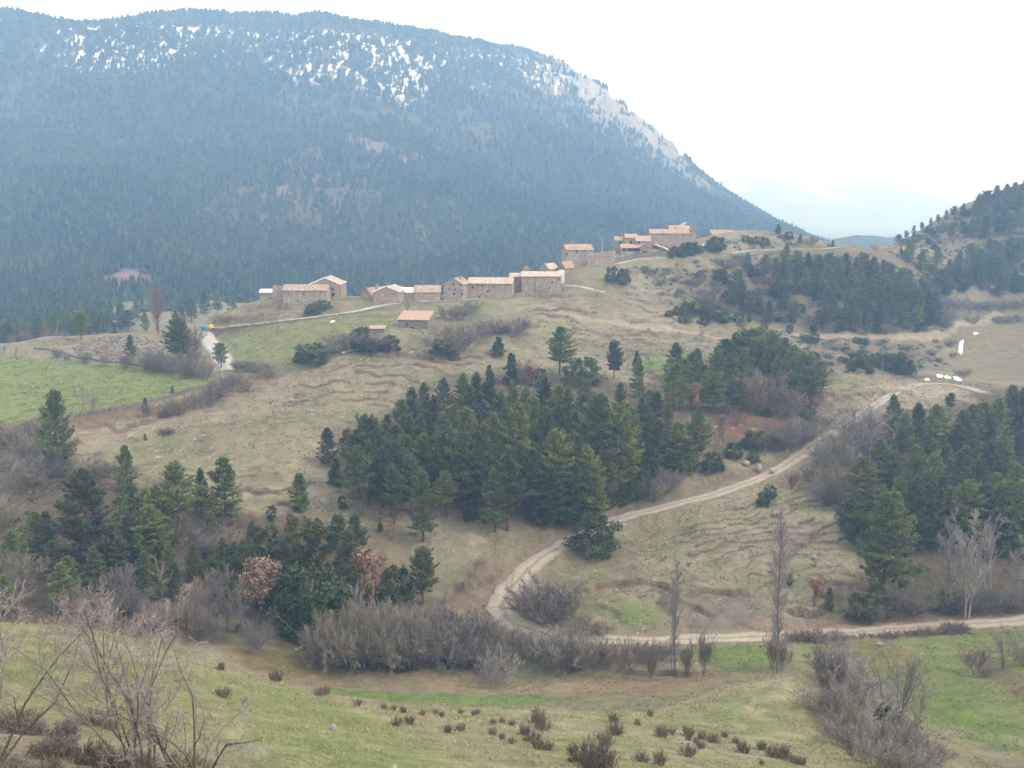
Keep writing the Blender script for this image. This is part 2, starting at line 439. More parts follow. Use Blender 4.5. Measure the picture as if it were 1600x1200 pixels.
# bare earth
patch([(820,900),(790,950),(800,970),(740,975),(690,950),(720,925),(760,890),(830,860),(890,840)], C(.175,.128,.088), 3, 3, .8, 120)
patch([(1060,940),(1120,930),(1190,935),(1200,985),(1080,985)], C(.150,.125,.10), 3, 3, .8, 120)
patch([(1200,960),(1330,955),(1480,965),(1480,980),(1200,988)], C(.20,.15,.115), 2, 2, .8, 120)
patch([(880,800),(1000,790),(1180,730),(1270,690),(1290,690),(1210,735),(1060,785),(900,838)], C(.135,.105,.075), 2.5, 2, .7, 120)
patch([(1130,655),(1210,655),(1270,680),(1190,690),(1120,675)], C(.16,.085,.06), 3, 3, .7, 150)
patch([(1340,605),(1420,600),(1500,605),(1510,625),(1420,640),(1370,655),(1340,640)], C(.27,.225,.165), 3, 4, .7, 180)
patch([(380,480),(440,474),(470,480),(430,495),(380,495)], C(.17,.125,.09), 3, 3, .6, 250)
# wide worn drove road across the left slope
def trail(pixels, width, c, k=.8, wob=2.0, dmin=90):
    global col
    w = resample(np.array([hit(a, b, dmin) for a, b in pixels]), 1.2)
    idx, d, bi, s = near(w, width * 1.6)
    dd = d + (fbm(xr[idx] / 3, yr[idx] / 3, 3, 61) - .5) * 2 * wob
    m = np.zeros(NR * NC); m[idx] = (1 - sstep(width * .45, width * .75, dd)) * k
    col = lay(col, m, c)
trail([(60,665),(150,655),(260,638),(330,620),(390,600),(400,590)], 9, C(.150,.105,.068), .75, 3)
trail([(130,690),(200,675),(300,655),(400,635),(450,600),(480,590)], 8, C(.235,.195,.140), .75, 3)
trail([(400,590),(390,600),(370,610)], 12, C(.20,.155,.11), .7, 3)
trail([(430,640),(520,636),(620,628),(720,612)], 4, C(.24,.205,.14), .6, 2)
trail([(480,600),(560,575),(650,568),(760,562)], 5, C(.23,.195,.135), .6, 2)
trail([(540,775),(610,800),(680,830),(740,845)], 3, C(.25,.215,.15), .7, 1.5)
trail([(400,770),(430,765),(455,748)], 1.6, C(.25,.215,.15), .6, .6)
trail([(850,480),(900,495),(980,508),(1080,520),(1150,530),(1230,524),(1300,525),(1400,527),(1470,523),(1500,505),(1560,490)], 3.6, C(.29,.25,.18), .85, 1.0)
trail([(880,446),(930,456),(1000,470),(1040,480),(1100,500)], 2.6, C(.21,.17,.125), .6, 1)
trail([(1230,545),(1330,560),(1420,575),(1480,585),(1560,590)], 3, C(.24,.205,.145), .65, 1.4)
trail([(1390,605),(1440,618),(1500,610)], 3, C(.30,.26,.20), .6, 1.4)
trail([(1400,590),(1470,590),(1540,600),(1600,605)], 4, C(.14,.10,.08), .8, 1.5)
trail([(1280,780),(1230,830),(1180,900)], 1.6, C(.24,.205,.145), .5, .8)
trail([(1090,850),(1160,870),(1100,920)], 2, C(.24,.205,.145), .4, .8)
# valley bottom
patch([(360,1012),(500,1030),(700,1048),(900,1060),(1100,1050),(1200,1045),(1180,1075),(1000,1090),(830,1088),(600,1090),(450,1075),(370,1040)], C(.195,.155,.095), 3, 3, .85, 110)
patch([(360,1012),(450,1020),(560,1040),(520,1062),(400,1045)], C(.125,.105,.035), 2, 3, .75, 110)
patch([(700,1052),(900,1066),(1000,1072),(900,1080),(700,1074)], C(.25,.205,.13), 2, 2, .6, 110)
patch([(510,1073),(640,1084),(760,1085),(860,1086),(850,1100),(640,1100),(520,1090)], C(.125,.172,.055), 1.2, 1.2, 1, 110)
patch([(1060,1005),(1180,1005),(1230,1020),(1210,1045),(1100,1040)], C(.125,.165,.048), 2, 2, .9, 110)
patch([(955,950),(1000,945),(1030,965),(1000,980),(960,970)], C(.13,.17,.06), 1.5, 2, .7, 110)
patch([(1250,1000),(1400,1000),(1500,985),(1620,985),(1620,1210),(1480,1210),(1420,1130),(1330,1060),(1260,1040)], C(.138,.165,.058), 2.5, 2, .9, 105)
patch([(1420,1090),(1480,1080),(1540,1110),(1600,1130),(1600,1180),(1500,1150),(1430,1120)], C(.105,.165,.035), 4, 5, .7, 85)
patch([(1330,1010),(1400,1010),(1430,1040),(1360,1050)], C(.17,.14,.065), 2, 3, .7, 110)
patch([(1510,1015),(1560,1030),(1620,1080),(1620,1110),(1560,1070),(1520,1040)], C(.13,.09,.065), 1.5, 2, .7, 100)
# gully
patch([(1275,1000),(1330,1010),(1400,1080),(1440,1150),(1480,1210),(1430,1210),(1370,1170),(1280,1110),(1275,1060)], C(.125,.10,.08), 2, 2, .8, 60)
# near meadow
nm = zone([(-200,968),(0,969),(160,982),(350,1044),(480,1077),(620,1100),(830,1108),(960,1111),(1100,1084),(1200,1062),(1282,1047),(1284,1108),(1405,1210),(1250,1330),(300,1330),(-200,1330)], 1.5, 1, 22, 103)
mm = lambda a, b, n: nm * sstep(a, b, n)
col = lay(col, nm, C(.225,.212,.130))
col = lay(col, mm(.40, .64, n4) * .75, C(.172,.190,.085))
col = lay(col, mm(.50, .66, n2) * .5, C(.145,.180,.062))
col = lay(col, mm(.54, .72, n3) * .6, C(.260,.225,.150))
patch([(60,1010),(250,1040),(330,1080),(300,1160),(120,1150),(40,1090)], C(.150,.178,.052), 3, 4, .6)
patch([(340,1060),(500,1090),(640,1130),(680,1210),(340,1210)], C(.150,.185,.062), 3, 4, .55)
patch([(620,1100),(700,1120),(800,1160),(900,1210),(780,1210),(690,1160),(560,1110),(480,1085)], C(.205,.180,.120), 1.5, 2.5, .6)
patch([(-100,1120),(60,1110),(160,1150),(330,1160),(340,1260),(-100,1260)], C(.22,.175,.135), 2, 2, .7)
patch([(1110,1150),(1180,1155),(1200,1180),(1130,1190)], C(.215,.19,.14), 2, 2, .5)
# bare soil where the ground is steep
Zx = np.gradient(Z, axis=1) / np.maximum(np.gradient(GX, axis=1), 1e-3)
Zy = np.gradient(Z, axis=0) / np.maximum(np.gradient(GY, axis=0), 1e-3)
steep = np.sqrt(Zx ** 2 + Zy ** 2).ravel()
dry = (yr > 110)
col = lay(col, sstep(.75, 1.5, steep) * .7 * dry, SOIL * 1.15)
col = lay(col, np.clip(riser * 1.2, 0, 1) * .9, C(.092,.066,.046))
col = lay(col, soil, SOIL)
# shoulders of the roads
for w, r, k in ((road_main, 3.6, .7), (road_up, 3.5, .6), (lane, 3.0, .35)):
    idx, d, bi, s = near(w, r * 1.4)
    m = np.zeros(NR * NC); m[idx] = (1 - sstep(r * .5, r, d + (n3[idx] - .5) * 3)) * k
    col = lay(col, m, C(.225,.180,.130))
col *= (0.80 + 0.40 * n3 + 0.12 * (n2 - .5))[:, None] * 0.82
# pale stones strewn in the turf
st = (vnoise(xr / .55, yr / .55, 77) > .965) & (soil < .1) & (steep < .55) & (n1 > .5) & (yr > 140) & (yr < 300)
col[st] = col[st] * .3 + C(.40,.37,.32) * .7

# ------------------------------------------------------------------ materials
def mat_new(name):
    m = bpy.data.materials.new(name); m.use_nodes = True
    nt = m.node_tree; nt.nodes.clear()
    out = nt.nodes.new('ShaderNodeOutputMaterial'); b = nt.nodes.new('ShaderNodeBsdfPrincipled')
    b.inputs['Roughness'].default_value = .95
    b.inputs['Specular IOR Level'].default_value = .15
    nt.links.new(b.outputs[0], out.inputs['Surface'])
    return m, nt, b
def N(nt, typ, **kw):
    n = nt.nodes.new(typ)
    for k, v in kw.items():
        if k in n.inputs: n.inputs[k].default_value = v
        else: setattr(n, k, v)
    return n
def noise(nt, vec, scale, detail=3, rough=.6):
    n = N(nt, 'ShaderNodeTexNoise'); n.inputs['Scale'].default_value = scale; n.inputs['Detail'].default_value = detail; n.inputs['Roughness'].default_value = rough
    if vec is not None: nt.links.new(vec, n.inputs['Vector'])
    return n
def ramp(nt, fac, stops):
    r = N(nt, 'ShaderNodeValToRGB'); e = r.color_ramp.elements
    while len(e) > 1: e.remove(e[-1])
    e[0].position = stops[0][0]; e[0].color = (*stops[0][1], 1)
    for p, c in stops[1:]:
        x = e.new(p); x.color = (*c, 1)
    nt.links.new(fac, r.inputs['Fac'])
    return r
def mix(nt, a, b, fac, mode='MIX'):
    m = N(nt, 'ShaderNodeMix', data_type='RGBA', blend_type=mode)
    for s, v in ((6, a), (7, b), (0, fac)):
        if hasattr(v, 'is_linked') or hasattr(v, 'links'): nt.links.new(v, m.inputs[s])
        elif s == 0: m.inputs[0].default_value = v
        else: m.inputs[s].default_value = (*v, 1)
    return m.outputs[2]
def bump(nt, b, h, strength, dist):
    bp = N(nt, 'ShaderNodeBump'); bp.inputs['Strength'].default_value = strength; bp.inputs['Distance'].default_value = dist
    nt.links.new(h, bp.inputs['Height']); nt.links.new(bp.outputs[0], b.inputs['Normal'])

def albedo_mat(name, scales, amp, bumpd=.15):
    m, nt, b = mat_new(name)
    a = N(nt, 'ShaderNodeAttribute', attribute_name='albedo')
    g = N(nt, 'ShaderNodeNewGeometry')
    v = g.outputs['Position']; c = a.outputs['Color']; hh = None
    for s in scales:
        n = noise(nt, v, s, 4, .65)
        r = ramp(nt, n.outputs[0], [(.25, (1 - amp,) * 3), (.75, (1 + amp,) * 3)])
        c = mix(nt, c, r.outputs[0], 1.0, 'MULTIPLY')
        hh = n.outputs[0]
    nt.links.new(c, b.inputs['Base Color'])
    bump(nt, b, hh, .6, bumpd)
    return m
M_ground = albedo_mat('earth_and_turf', (.35, 1.7, 6.0), .22)
M_mount = albedo_mat('mountain_side', (.02, .09), .25, 3.0)

# ------------------------------------------------------------------ the ground
ii = np.arange(NR * NC).reshape(NR, NC)
quads = np.stack([ii[:-1, :-1], ii[:-1, 1:], ii[1:, 1:], ii[1:, :-1]], -1).reshape(-1, 4)
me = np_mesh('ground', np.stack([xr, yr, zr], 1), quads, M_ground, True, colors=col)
tag(link('ground', me), kind='structure')
# ground behind and beside the viewer, continuing the slope
def skirt(name, X, Y, Zf, c, m):
    nr, nc = X.shape
    i_ = np.arange(nr * nc).reshape(nr, nc)
    q = np.stack([i_[:-1, :-1], i_[:-1, 1:], i_[1:, 1:], i_[1:, :-1]], -1).reshape(-1, 4)
    mm_ = np_mesh(name, np.stack([X.ravel(), Y.ravel(), Zf.ravel()], 1), q, m, True, colors=np.repeat(np.array(c)[None], nr * nc, 0) * (0.8 + .4 * fbm(X.ravel() / 8, Y.ravel() / 8, 3, 3))[:, None])
    return tag(link(name, mm_), kind='structure')
bx, by = np.meshgrid(np.linspace(-70, 70, 60), np.linspace(-40, 14, 40))
bz_ = base_height(bx * np.clip(1.0 / np.maximum(np.abs(bx) / np.maximum(by, 3) / .7, 1), 0, 1), np.maximum(by, 3)).reshape(bx.shape)
bz_ = bz_ + np.where(by < 3, (3 - by) * .35, 0) - .5 - np.maximum(np.abs(bx) - np.maximum(by, 3) * .66, 0) * .05
bz_ -= np.where((np.abs(bx) < by * .66), 1.2, 0)
skirt('hillside', bx, by, bz_, (.17,.16,.09), M_ground)
# valley plain out to the horizon
bx, by = np.meshgrid(np.linspace(-5500, 5500, 40), np.linspace(560, 10200, 40))
skirt('valley_plain', bx, by, np.full(bx.shape, -104.0), (.09,.10,.06), M_mount)

# ------------------------------------------------------------------ roads as sheets just above the cut ground
def road_mat(name, c0, c1, rut):
    m, nt, b = mat_new(name)
    g = N(nt, 'ShaderNodeNewGeometry'); at = N(nt, 'ShaderNodeAttribute', attribute_name='across')
    n = noise(nt, g.outputs['Position'], .8, 6, .7); n2_ = noise(nt, g.outputs['Position'], 5.0, 3)
    r = ramp(nt, n.outputs[0], [(.3, c0), (.7, c1)])
    rr = ramp(nt, at.outputs['Fac'], [(0, (.86,) * 3), (.18, (1.12,) * 3), (.36, (1.18,) * 3), (.5, (rut * .92, rut * .97, rut * .80)), (.64, (1.18,) * 3), (.82, (1.12,) * 3), (1, (.86,) * 3)])
    c = mix(nt, r.outputs[0], rr.outputs[0], 1.0, 'MULTIPLY')
    r2 = ramp(nt, n2_.outputs[0], [(.3, (.85,) * 3), (.7, (1.15,) * 3)])
    nt.links.new(mix(nt, c, r2.outputs[0], 1.0, 'MULTIPLY'), b.inputs['Base Color'])
    bump(nt, b, n2_.outputs[0], .5, .06)
    return m
M_dirt = road_mat('pale_dirt', (.212,.180,.145), (.300,.265,.220), .80)
M_conc = road_mat('pale_concrete', (.27,.26,.24), (.35,.335,.31), .98)
def strip(name, w, width, m, lift=.035, wob=.5, wide=None):
    k = 9; t = np.gradient(w[:, :2], axis=0); t /= np.linalg.norm(t, axis=1, keepdims=True)
    nrm = np.stack([-t[:, 1], t[:, 0]], 1)
    s = np.arange(len(w)) * .8
    hw = width / 2 + (fbm(s / 2.5, s * 0, 3, 71) - .5) * wob; hv = width / 2 + (fbm(s / 2.5, s * 0 + 9, 3, 72) - .5) * wob
    if wide is not None: hw = hw * wide; hv = hv * wide
    V = []; A = []
    for j in range(k):
        f = j / (k - 1)
        off = -hw * (1 - f) + hv * f
        rutz = -.05 * (math.exp(-((f - .27) / .1) ** 2) + math.exp(-((f - .73) / .1) ** 2))
        V.append(np.column_stack([w[:, 0] + nrm[:, 0] * off, w[:, 1] + nrm[:, 1] * off, w[:, 2] + lift + .04 + rutz - .06 * (abs(f - .5) * 2) ** 4]))
        A.append(np.full(len(w), f))
    V = np.array(V); L = len(w); q = []
    idx = np.arange(k * L).reshape(k, L)
    q = np.stack([idx[:-1, :-1], idx[:-1, 1:], idx[1:, 1:], idx[1:, :-1]], -1).reshape(-1, 4)
    me_ = np_mesh(name, V.reshape(-1, 3), q, m, True, attrs={'across': np.array(A).ravel()})
    return tag(link(name, me_), kind='structure')
_hp = hit(795, 945, 90)
strip('dirt_road', road_main, 3.6, M_dirt, wob=1.4, wide=1 + .45 * np.exp(-(np.hypot(road_main[:, 0] - _hp[0], road_main[:, 1] - _hp[1]) / 12) ** 2))
strip('dirt_road', road_up, 3.4, M_dirt, wob=1.4)
strip('village_road', lane, 3.4, M_conc, wob=.3, wide=1 + .75 * (1 - sstep(18, 60, np.arange(len(lane)) * .8 - 25)))
strip('village_road', road_mid, 3.2, M_conc, wob=.3)
strip('village_road', road_upper, 2.8, M_conc, wob=.3)
strip('village_road', road_crest, 2.8, M_conc, wob=.3)

# ------------------------------------------------------------------ the mountain
MY = np.exp(np.linspace(math.log(600), math.log(2900), 450)); MU = np.concatenate([np.linspace(-.85, -.56, 30, endpoint=False), np.linspace(-.56, .30, 461), np.linspace(.30, .62, 50)[1:]])
mX = MU[None] * MY[:, None]; mY = np.repeat(MY[:, None], len(MU), 1)
_a = MY[::4] if (len(MY) - 1) % 4 == 0 else np.append(MY[::4], MY[-1]); _b = MU[::4] if (len(MU) - 1) % 4 == 0 else np.append(MU[::4], MU[-1])
_z = base_height(_b[None] * _a[:, None], np.repeat(_a[:, None], len(_b), 1)).reshape(len(_a), len(_b))
_t = np.array([np.interp(MU, _b, r) for r in _z]); mZ = np.array([np.interp(MY, _a, _t[:, j]) for j in range(len(MU))]).T
# blend so that the sheet starts under the near ground
mx, my, mz = mX.ravel(), mY.ravel(), mZ.ravel().copy()
amp = sstep(620, 900, my)
mz += amp * ((fbm(mx / 240, my / 240, 4, 81) - .5) * (46 - 30 * sstep(.02, .1, mx / my)) + (fbm(mx / 60, my / 90, 4, 82) - .5) * 14)
mz -= (1 - sstep(600, 680, my)) * 3.0
# the pale limestone nose at the end of the ridge: rock bands stepping down
CL = sstep(.0, .07, mx / my) * sstep(1500, 1800, my) * sstep(30, 80, mz + (fbm(mx / 90, my / 90, 3, 84) - .5) * 90)
ph = mz / 34 + (fbm(mx / 120, my / 120, 3, 85) - .5) * 2.2; fr = ph - np.floor(ph)
mz += CL * 15 * np.where(fr < .6, -fr / .6 + .5, (fr - .6) / .4 - .5) * (vnoise(mx / 70, my / 70, 3) > .3)
mz += CL * (fbm(mx / 26, my / 26, 4, 86) - .5) * 20
mZ = mz.reshape(mX.shape)
mzx = np.gradient(mZ, axis=1) / np.gradient(mX, axis=1); mzy = np.gradient(mZ, axis=0) / np.gradient(mY, axis=0)
mst = np.sqrt(mzx ** 2 + mzy ** 2).ravel()
mcol = np.repeat(C(.046,.056,.034)[None], len(mx), 0)
m1 = fbm(mx / 110, my / 110, 4, 91); m2 = fbm(mx / 22, my / 30, 4, 92)
mcol = lay(mcol, sstep(.52, .72, m1) * .22, C(.10,.082,.055))
rock = CL * sstep(.40, .50, fbm(mx / 32, my / 60, 4, 93) + .12 * sstep(.5, 1.1, mst))
mcol = lay(mcol, rock * .95, C(.225,.215,.205))
def mproj(x, y, z):
    s = y * CP - z * SP
    return 800 + F * x / s, 600 - F * (y * SP + z * CP) / s
gpx, gpy = mproj(mx, my, mz)
def mhit(px, py):
    """point of the mountain sheet on a line of sight"""
    x, y, z = ray(px, py)
    d = np.linspace(610, 2600, 1200); u = x / y
    r = np.interp(d, MY, np.arange(len(MY))); c = float(np.interp(u, MU, np.arange(len(MU)))); j = int(np.clip(c, 0, len(MU) - 2)); f = c - j
    i = np.clip(r.astype(int), 0, len(MY) - 2); g = r - i
    h = (mZ[i, j] * (1 - f) + mZ[i, j + 1] * f) * (1 - g) + (mZ[i + 1, j] * (1 - f) + mZ[i + 1, j + 1] * f) * g
    k = np.argmax(h > d * z / y)
    return np.array((d[k] * u, d[k], h[k]))
def mblob(pxs, r, c, k, wob=.5, seed=0):
    """a bare patch on the mountain, centred on given points, r metres across and down"""
    global mcol, bare
    for (px, py) in pxs:
        p = mhit(px, py)
        dd = np.hypot((mx - p[0]) / r[0], (my - p[1]) / r[1]) + (fbm(mx / (r[0] * .6), my / (r[1] * .6), 3, 95 + seed) - .5) * 2 * wob
        m = (1 - sstep(.7, 1.1, dd)) * k
        mcol = lay(mcol, m, c); bare = np.maximum(bare, m)
bare = rock * .9
mblob([(185,440),(200,448)], (15, 26), C(.115,.072,.054), .9, 1.0)
mblob([(200,426)], (9, 14), C(.15,.12,.10), .9)
mblob([(443,300)], (9, 20), C(.22,.165,.125), 1)
mblob([(545,215),(560,225),(585,232)], (14, 30), C(.17,.14,.12), .7)
mblob([(275,310),(283,308)], (6, 7), C(.34,.27,.21), .9)
mblob([(660,375),(665,385),(700,410)], (6, 14), C(.27,.20,.15), .8)
mblob([(590,262),(615,258),(640,250),(665,245),(690,236)], (16, 7), C(.25,.20,.16), .7)
mblob([(420,285),(500,290),(540,250),(460,260)], (60, 90), C(.11,.085,.06), .35)
# old snow in the gaps below the crest
sn = fbm(mx / 5.0, my / 16, 4, 97, .7); sn2 = fbm(mx / 150, my / 220, 3, 98)
band = sstep(165, 205, mz + (sn2 - .5) * 120) * sstep(0.16, .0, mx / my - .06)
thick = np.clip(1 - np.abs(mx / my + .33) / .2, 0, 1) * .06 + np.clip(1 - np.abs(mx / my + .10) / .07, 0, 1) * .035
snow = (1 - .8 * CL) * band * sstep(.625, .70, sn + (sn2 - .5) * .45 + thick) * (1 - sstep(255, 275, mz))
mcol = lay(mcol, snow * .85, C(.80,.82,.86))
bare = np.maximum(bare, snow * .6)
mcol *= (.85 + .3 * m2)[:, None]
ii = np.arange(len(mx)).reshape(mX.shape)
quads = np.stack([ii[:-1, :-1], ii[:-1, 1:], ii[1:, 1:], ii[1:, :-1]], -1).reshape(-1, 4)
tag(link('mountain', np_mesh('mountain', np.stack([mx, my, mz], 1), quads, M_mount, True, colors=mcol)), kind='structure')

# far ridges, each a solid hill with its own slopes
def ridge(name, prof, d, depth, seed, c, base, rough, snowy=0.0):
    px = np.linspace(prof[0][0], prof[-1][0], 220); py = np.interp(px, [p[0] for p in prof], [p[1] for p in prof])
    rows = 40; V = []; cc = []
    for r in range(rows):
        t = (r / (rows - 1)) * 2 - 1
        Yd = d + t * depth
        x, y, z = ray(px, py); X = x / y * d
        top = z / y * d
        h = base + (top - base) * (1 - abs(t) ** 1.3)
        yy = np.full(len(px), Yd)
        h = h + (fbm(X / rough, yy / rough, 5, seed) - .5) * (top - base) * .22
        V.append(np.stack([X, yy, h], 1))
        f = fbm(X / (rough * .3), yy / (rough * .3), 4, seed + 5)
        k = np.repeat(np.array(c)[None], len(px), 0) * (.8 + .4 * f)[:, None]
        s = (sstep(.55, .62, f) * snowy * sstep(base + (top - base) * .45, base + (top - base) * .8, h))[:, None]
        cc.append(k * (1 - s) + np.array((.85,.87,.9)) * s)
    V = np.array(V); i_ = np.arange(rows * len(px)).reshape(rows, len(px))
    q = np.stack([i_[:-1, :-1], i_[:-1, 1:], i_[1:, 1:], i_[1:, :-1]], -1).reshape(-1, 4)
    return tag(link(name, np_mesh(name, V.reshape(-1, 3), q, M_mount, True, colors=np.array(cc).reshape(-1, 3))), kind='structure')
ridge('far_hill', [(1100,420),(1180,400),(1230,388),(1265,378),(1300,370),(1340,367),(1380,369),(1420,376),(1470,388),(1540,395)], 1500, 200, 3, (.045,.06,.035), -110, 70)
ridge('far_mountain', [(900,352),(1000,330),(1080,300),(1130,283),(1180,278),(1230,288),(1290,290),(1350,289),(1400,289),(1450,294),(1510,305),(1540,301),(1600,290),(1700,270),(1800,300)], 6900, 1200, 4, (.10,.11,.09), -125, 900, .25)

# ------------------------------------------------------------------ the air
hz = bpy.data.materials.new('haze'); hz.use_nodes = True
nt = hz.node_tree; nt.nodes.clear()
ho = nt.nodes.new('ShaderNodeOutputMaterial'); hv_ = nt.nodes.new('ShaderNodeVolumePrincipled')
hv_.inputs['Density'].default_value = 0.00046
hv_.inputs['Color'].default_value = (.325, .575, 1.0, 1)
hv_.inputs['Absorption Color'].default_value = (1, 1, 1, 1)
hv_.inputs['Anisotropy'].default_value = .25
nt.links.new(hv_.outputs[0], ho.inputs['Volume'])
hb = np.array([(x, y, z) for x in (-6200, 6200) for y in (-80, 10600) for z in (-135, 520)], float)
hf = np.array([(0,1,3,2),(4,6,7,5),(0,4,5,1),(2,3,7,6),(0,2,6,4),(1,5,7,3)])
tag(link('haze', np_mesh('haze', hb, hf, hz)), kind='stuff')
# ------------------------------------------------------------------ building materials
def stone_mat(name, a, b_, c, scale=2.2):
    m, nt, b = mat_new(name)
    tc = N(nt, 'ShaderNodeTexCoord'); mp = N(nt, 'ShaderNodeMapping'); mp.inputs['Scale'].default_value = (1, 1, 1.7)
    nt.links.new(tc.outputs['Object'], mp.inputs['Vector'])
    v = N(nt, 'ShaderNodeTexVoronoi'); v.inputs['Scale'].default_value = scale; nt.links.new(mp.outputs[0], v.inputs['Vector'])
    hv = N(nt, 'ShaderNodeSeparateColor'); nt.links.new(v.outputs['Color'], hv.inputs[0])
    r = ramp(nt, hv.outputs[0], [(0, a), (.5, b_), (1, c)])
    v2 = N(nt, 'ShaderNodeTexVoronoi', feature='DISTANCE_TO_EDGE'); v2.inputs['Scale'].default_value = scale; nt.links.new(mp.outputs[0], v2.inputs['Vector'])
    j = ramp(nt, v2.outputs['Distance'], [(0, (.55,) * 3), (.06, (1,) * 3)])
    cc = mix(nt, r.outputs[0], j.outputs[0], 1, 'MULTIPLY')
    n = noise(nt, tc.outputs['Object'], .5, 4); rn = ramp(nt, n.outputs[0], [(.3, (.78, .76, .74)), (.7, (1.15, 1.12, 1.08))])
    nt.links.new(mix(nt, cc, rn.outputs[0], 1, 'MULTIPLY'), b.inputs['Base Color'])
    bump(nt, b, v2.outputs['Distance'], .6, .12)
    return m
def plain_mat(name, c, rough=.8, var=.15, scale=1.2):
    m, nt, b = mat_new(name)
    tc = N(nt, 'ShaderNodeTexCoord'); n = noise(nt, tc.outputs['Object'], scale, 5)
    r = ramp(nt, n.outputs[0], [(.3, tuple(x * (1 - var) for x in c)), (.7, tuple(x * (1 + var) for x in c))])
    nt.links.new(r.outputs[0], b.inputs['Base Color']); b.inputs['Roughness'].default_value = rough
    return m
def tile_mat(name, a, b_, c):
    m, nt, b = mat_new(name)
    tc = N(nt, 'ShaderNodeTexCoord'); mp = N(nt, 'ShaderNodeMapping'); mp.inputs['Scale'].default_value = (2.6, 2.2, 2.2)
    nt.links.new(tc.outputs['Object'], mp.inputs['Vector'])
    v = N(nt, 'ShaderNodeTexVoronoi'); v.inputs['Scale'].default_value = 1.0; v.inputs['Randomness'].default_value = .6; nt.links.new(mp.outputs[0], v.inputs['Vector'])
    hv = N(nt, 'ShaderNodeSeparateColor'); nt.links.new(v.outputs['Color'], hv.inputs[0])
    n = noise(nt, tc.outputs['Object'], .9, 5, .7)
    ad = N(nt, 'ShaderNodeMath', operation='MULTIPLY_ADD'); nt.links.new(hv.outputs[0], ad.inputs[0]); ad.inputs[1].default_value = .45
    sb = N(nt, 'ShaderNodeMath', operation='MULTIPLY'); nt.links.new(n.outputs[0], sb.inputs[0]); sb.inputs[1].default_value = .75
    nt.links.new(sb.outputs[0], ad.inputs[2])
    r = ramp(nt, ad.outputs[0], [(.3, a), (.58, b_), (.8, c)])
    nt.links.new(r.outputs[0], b.inputs['Base Color'])
    return m
S_warm = stone_mat('warm_stone', (.245,.195,.155), (.310,.260,.210), (.375,.325,.270))
S_grey = stone_mat('grey_stone', (.245,.210,.178), (.300,.265,.228), (.365,.332,.295))
S_red = stone_mat('red_stone', (.225,.150,.115), (.275,.195,.150), (.320,.245,.195))
S_dry = plain_mat('field_stone', (.175,.160,.140), .95, .35, 1.6)
T_orange = tile_mat('orange_tiles', (.215,.138,.104), (.285,.200,.152), (.380,.322,.268))
T_pink = tile_mat('pink_tiles', (.310,.195,.152), (.355,.235,.188), (.400,.285,.235))
T_pale = tile_mat('lichen_tiles', (.270,.185,.140), (.370,.300,.250), (.470,.425,.380))
T_grey = tile_mat('grey_tiles', (.240,.190,.155), (.320,.280,.240), (.440,.410,.370))
T_white = plain_mat('pale_sheet_roof', (.600,.590,.560), .6, .10, .6)
P_white = plain_mat('white_paint', (.70,.69,.66), .6, .06)
P_blue = plain_mat('blue_grey_paint', (.280,.330,.360), .5, .08)
P_pblue = plain_mat('pale_blue_paint', (.520,.570,.600), .5, .08)
P_dark = plain_mat('dark_opening', (.020,.018,.017), .4, .2)
P_wood = plain_mat('red_brown_wood', (.200,.080,.048), .7, .2)
P_oldw = plain_mat('old_wood', (.130,.095,.070), .8, .25)
P_conc = plain_mat('grey_concrete', (.400,.385,.355), .9, .1)

class Sol:
    """collects boxes and prisms into one mesh"""
    def __init__(s): s.v = []; s.f = []
    def box(s, a, b):
        (x0, y0, z0), (x1, y1, z1) = a, b; n = len(s.v)
        s.v += [(x0,y0,z0),(x1,y0,z0),(x1,y1,z0),(x0,y1,z0),(x0,y0,z1),(x1,y0,z1),(x1,y1,z1),(x0,y1,z1)]
        s.f += [tuple(n + i for i in q) for q in ((0,3,2,1),(4,5,6,7),(0,1,5,4),(1,2,6,5),(2,3,7,6),(3,0,4,7))]
        return s
    def poly_prism(s, pts, axis_from, axis_to, axis):
        """pts: 2-D outline; axis 'y' -> (x,z) outline extruded along y; 'x' -> (y,z) outline extruded along x"""
        n = len(s.v); k = len(pts)
        for t in (axis_from, axis_to):
            for p, q in pts: s.v.append((p, t, q) if axis == 'y' else (t, p, q))
        s.f.append(tuple(range(n, n + k))); s.f.append(tuple(range(n + 2 * k - 1, n + k - 1, -1)))
        for i in range(k):
            j = (i + 1) % k; s.f.append((n + i, n + k + i, n + k + j, n + j))
        return s
    def mesh(s, name, m):
        me_ = bpy.data.meshes.new(name); me_.from_pydata(s.v, [], s.f); me_.update(); me_.materials.append(m)
        import bmesh
        bm = bmesh.new(); bm.from_mesh(me_); bmesh.ops.recalc_face_normals(bm, faces=bm.faces); bm.to_mesh(me_); bm.free()
        return me_
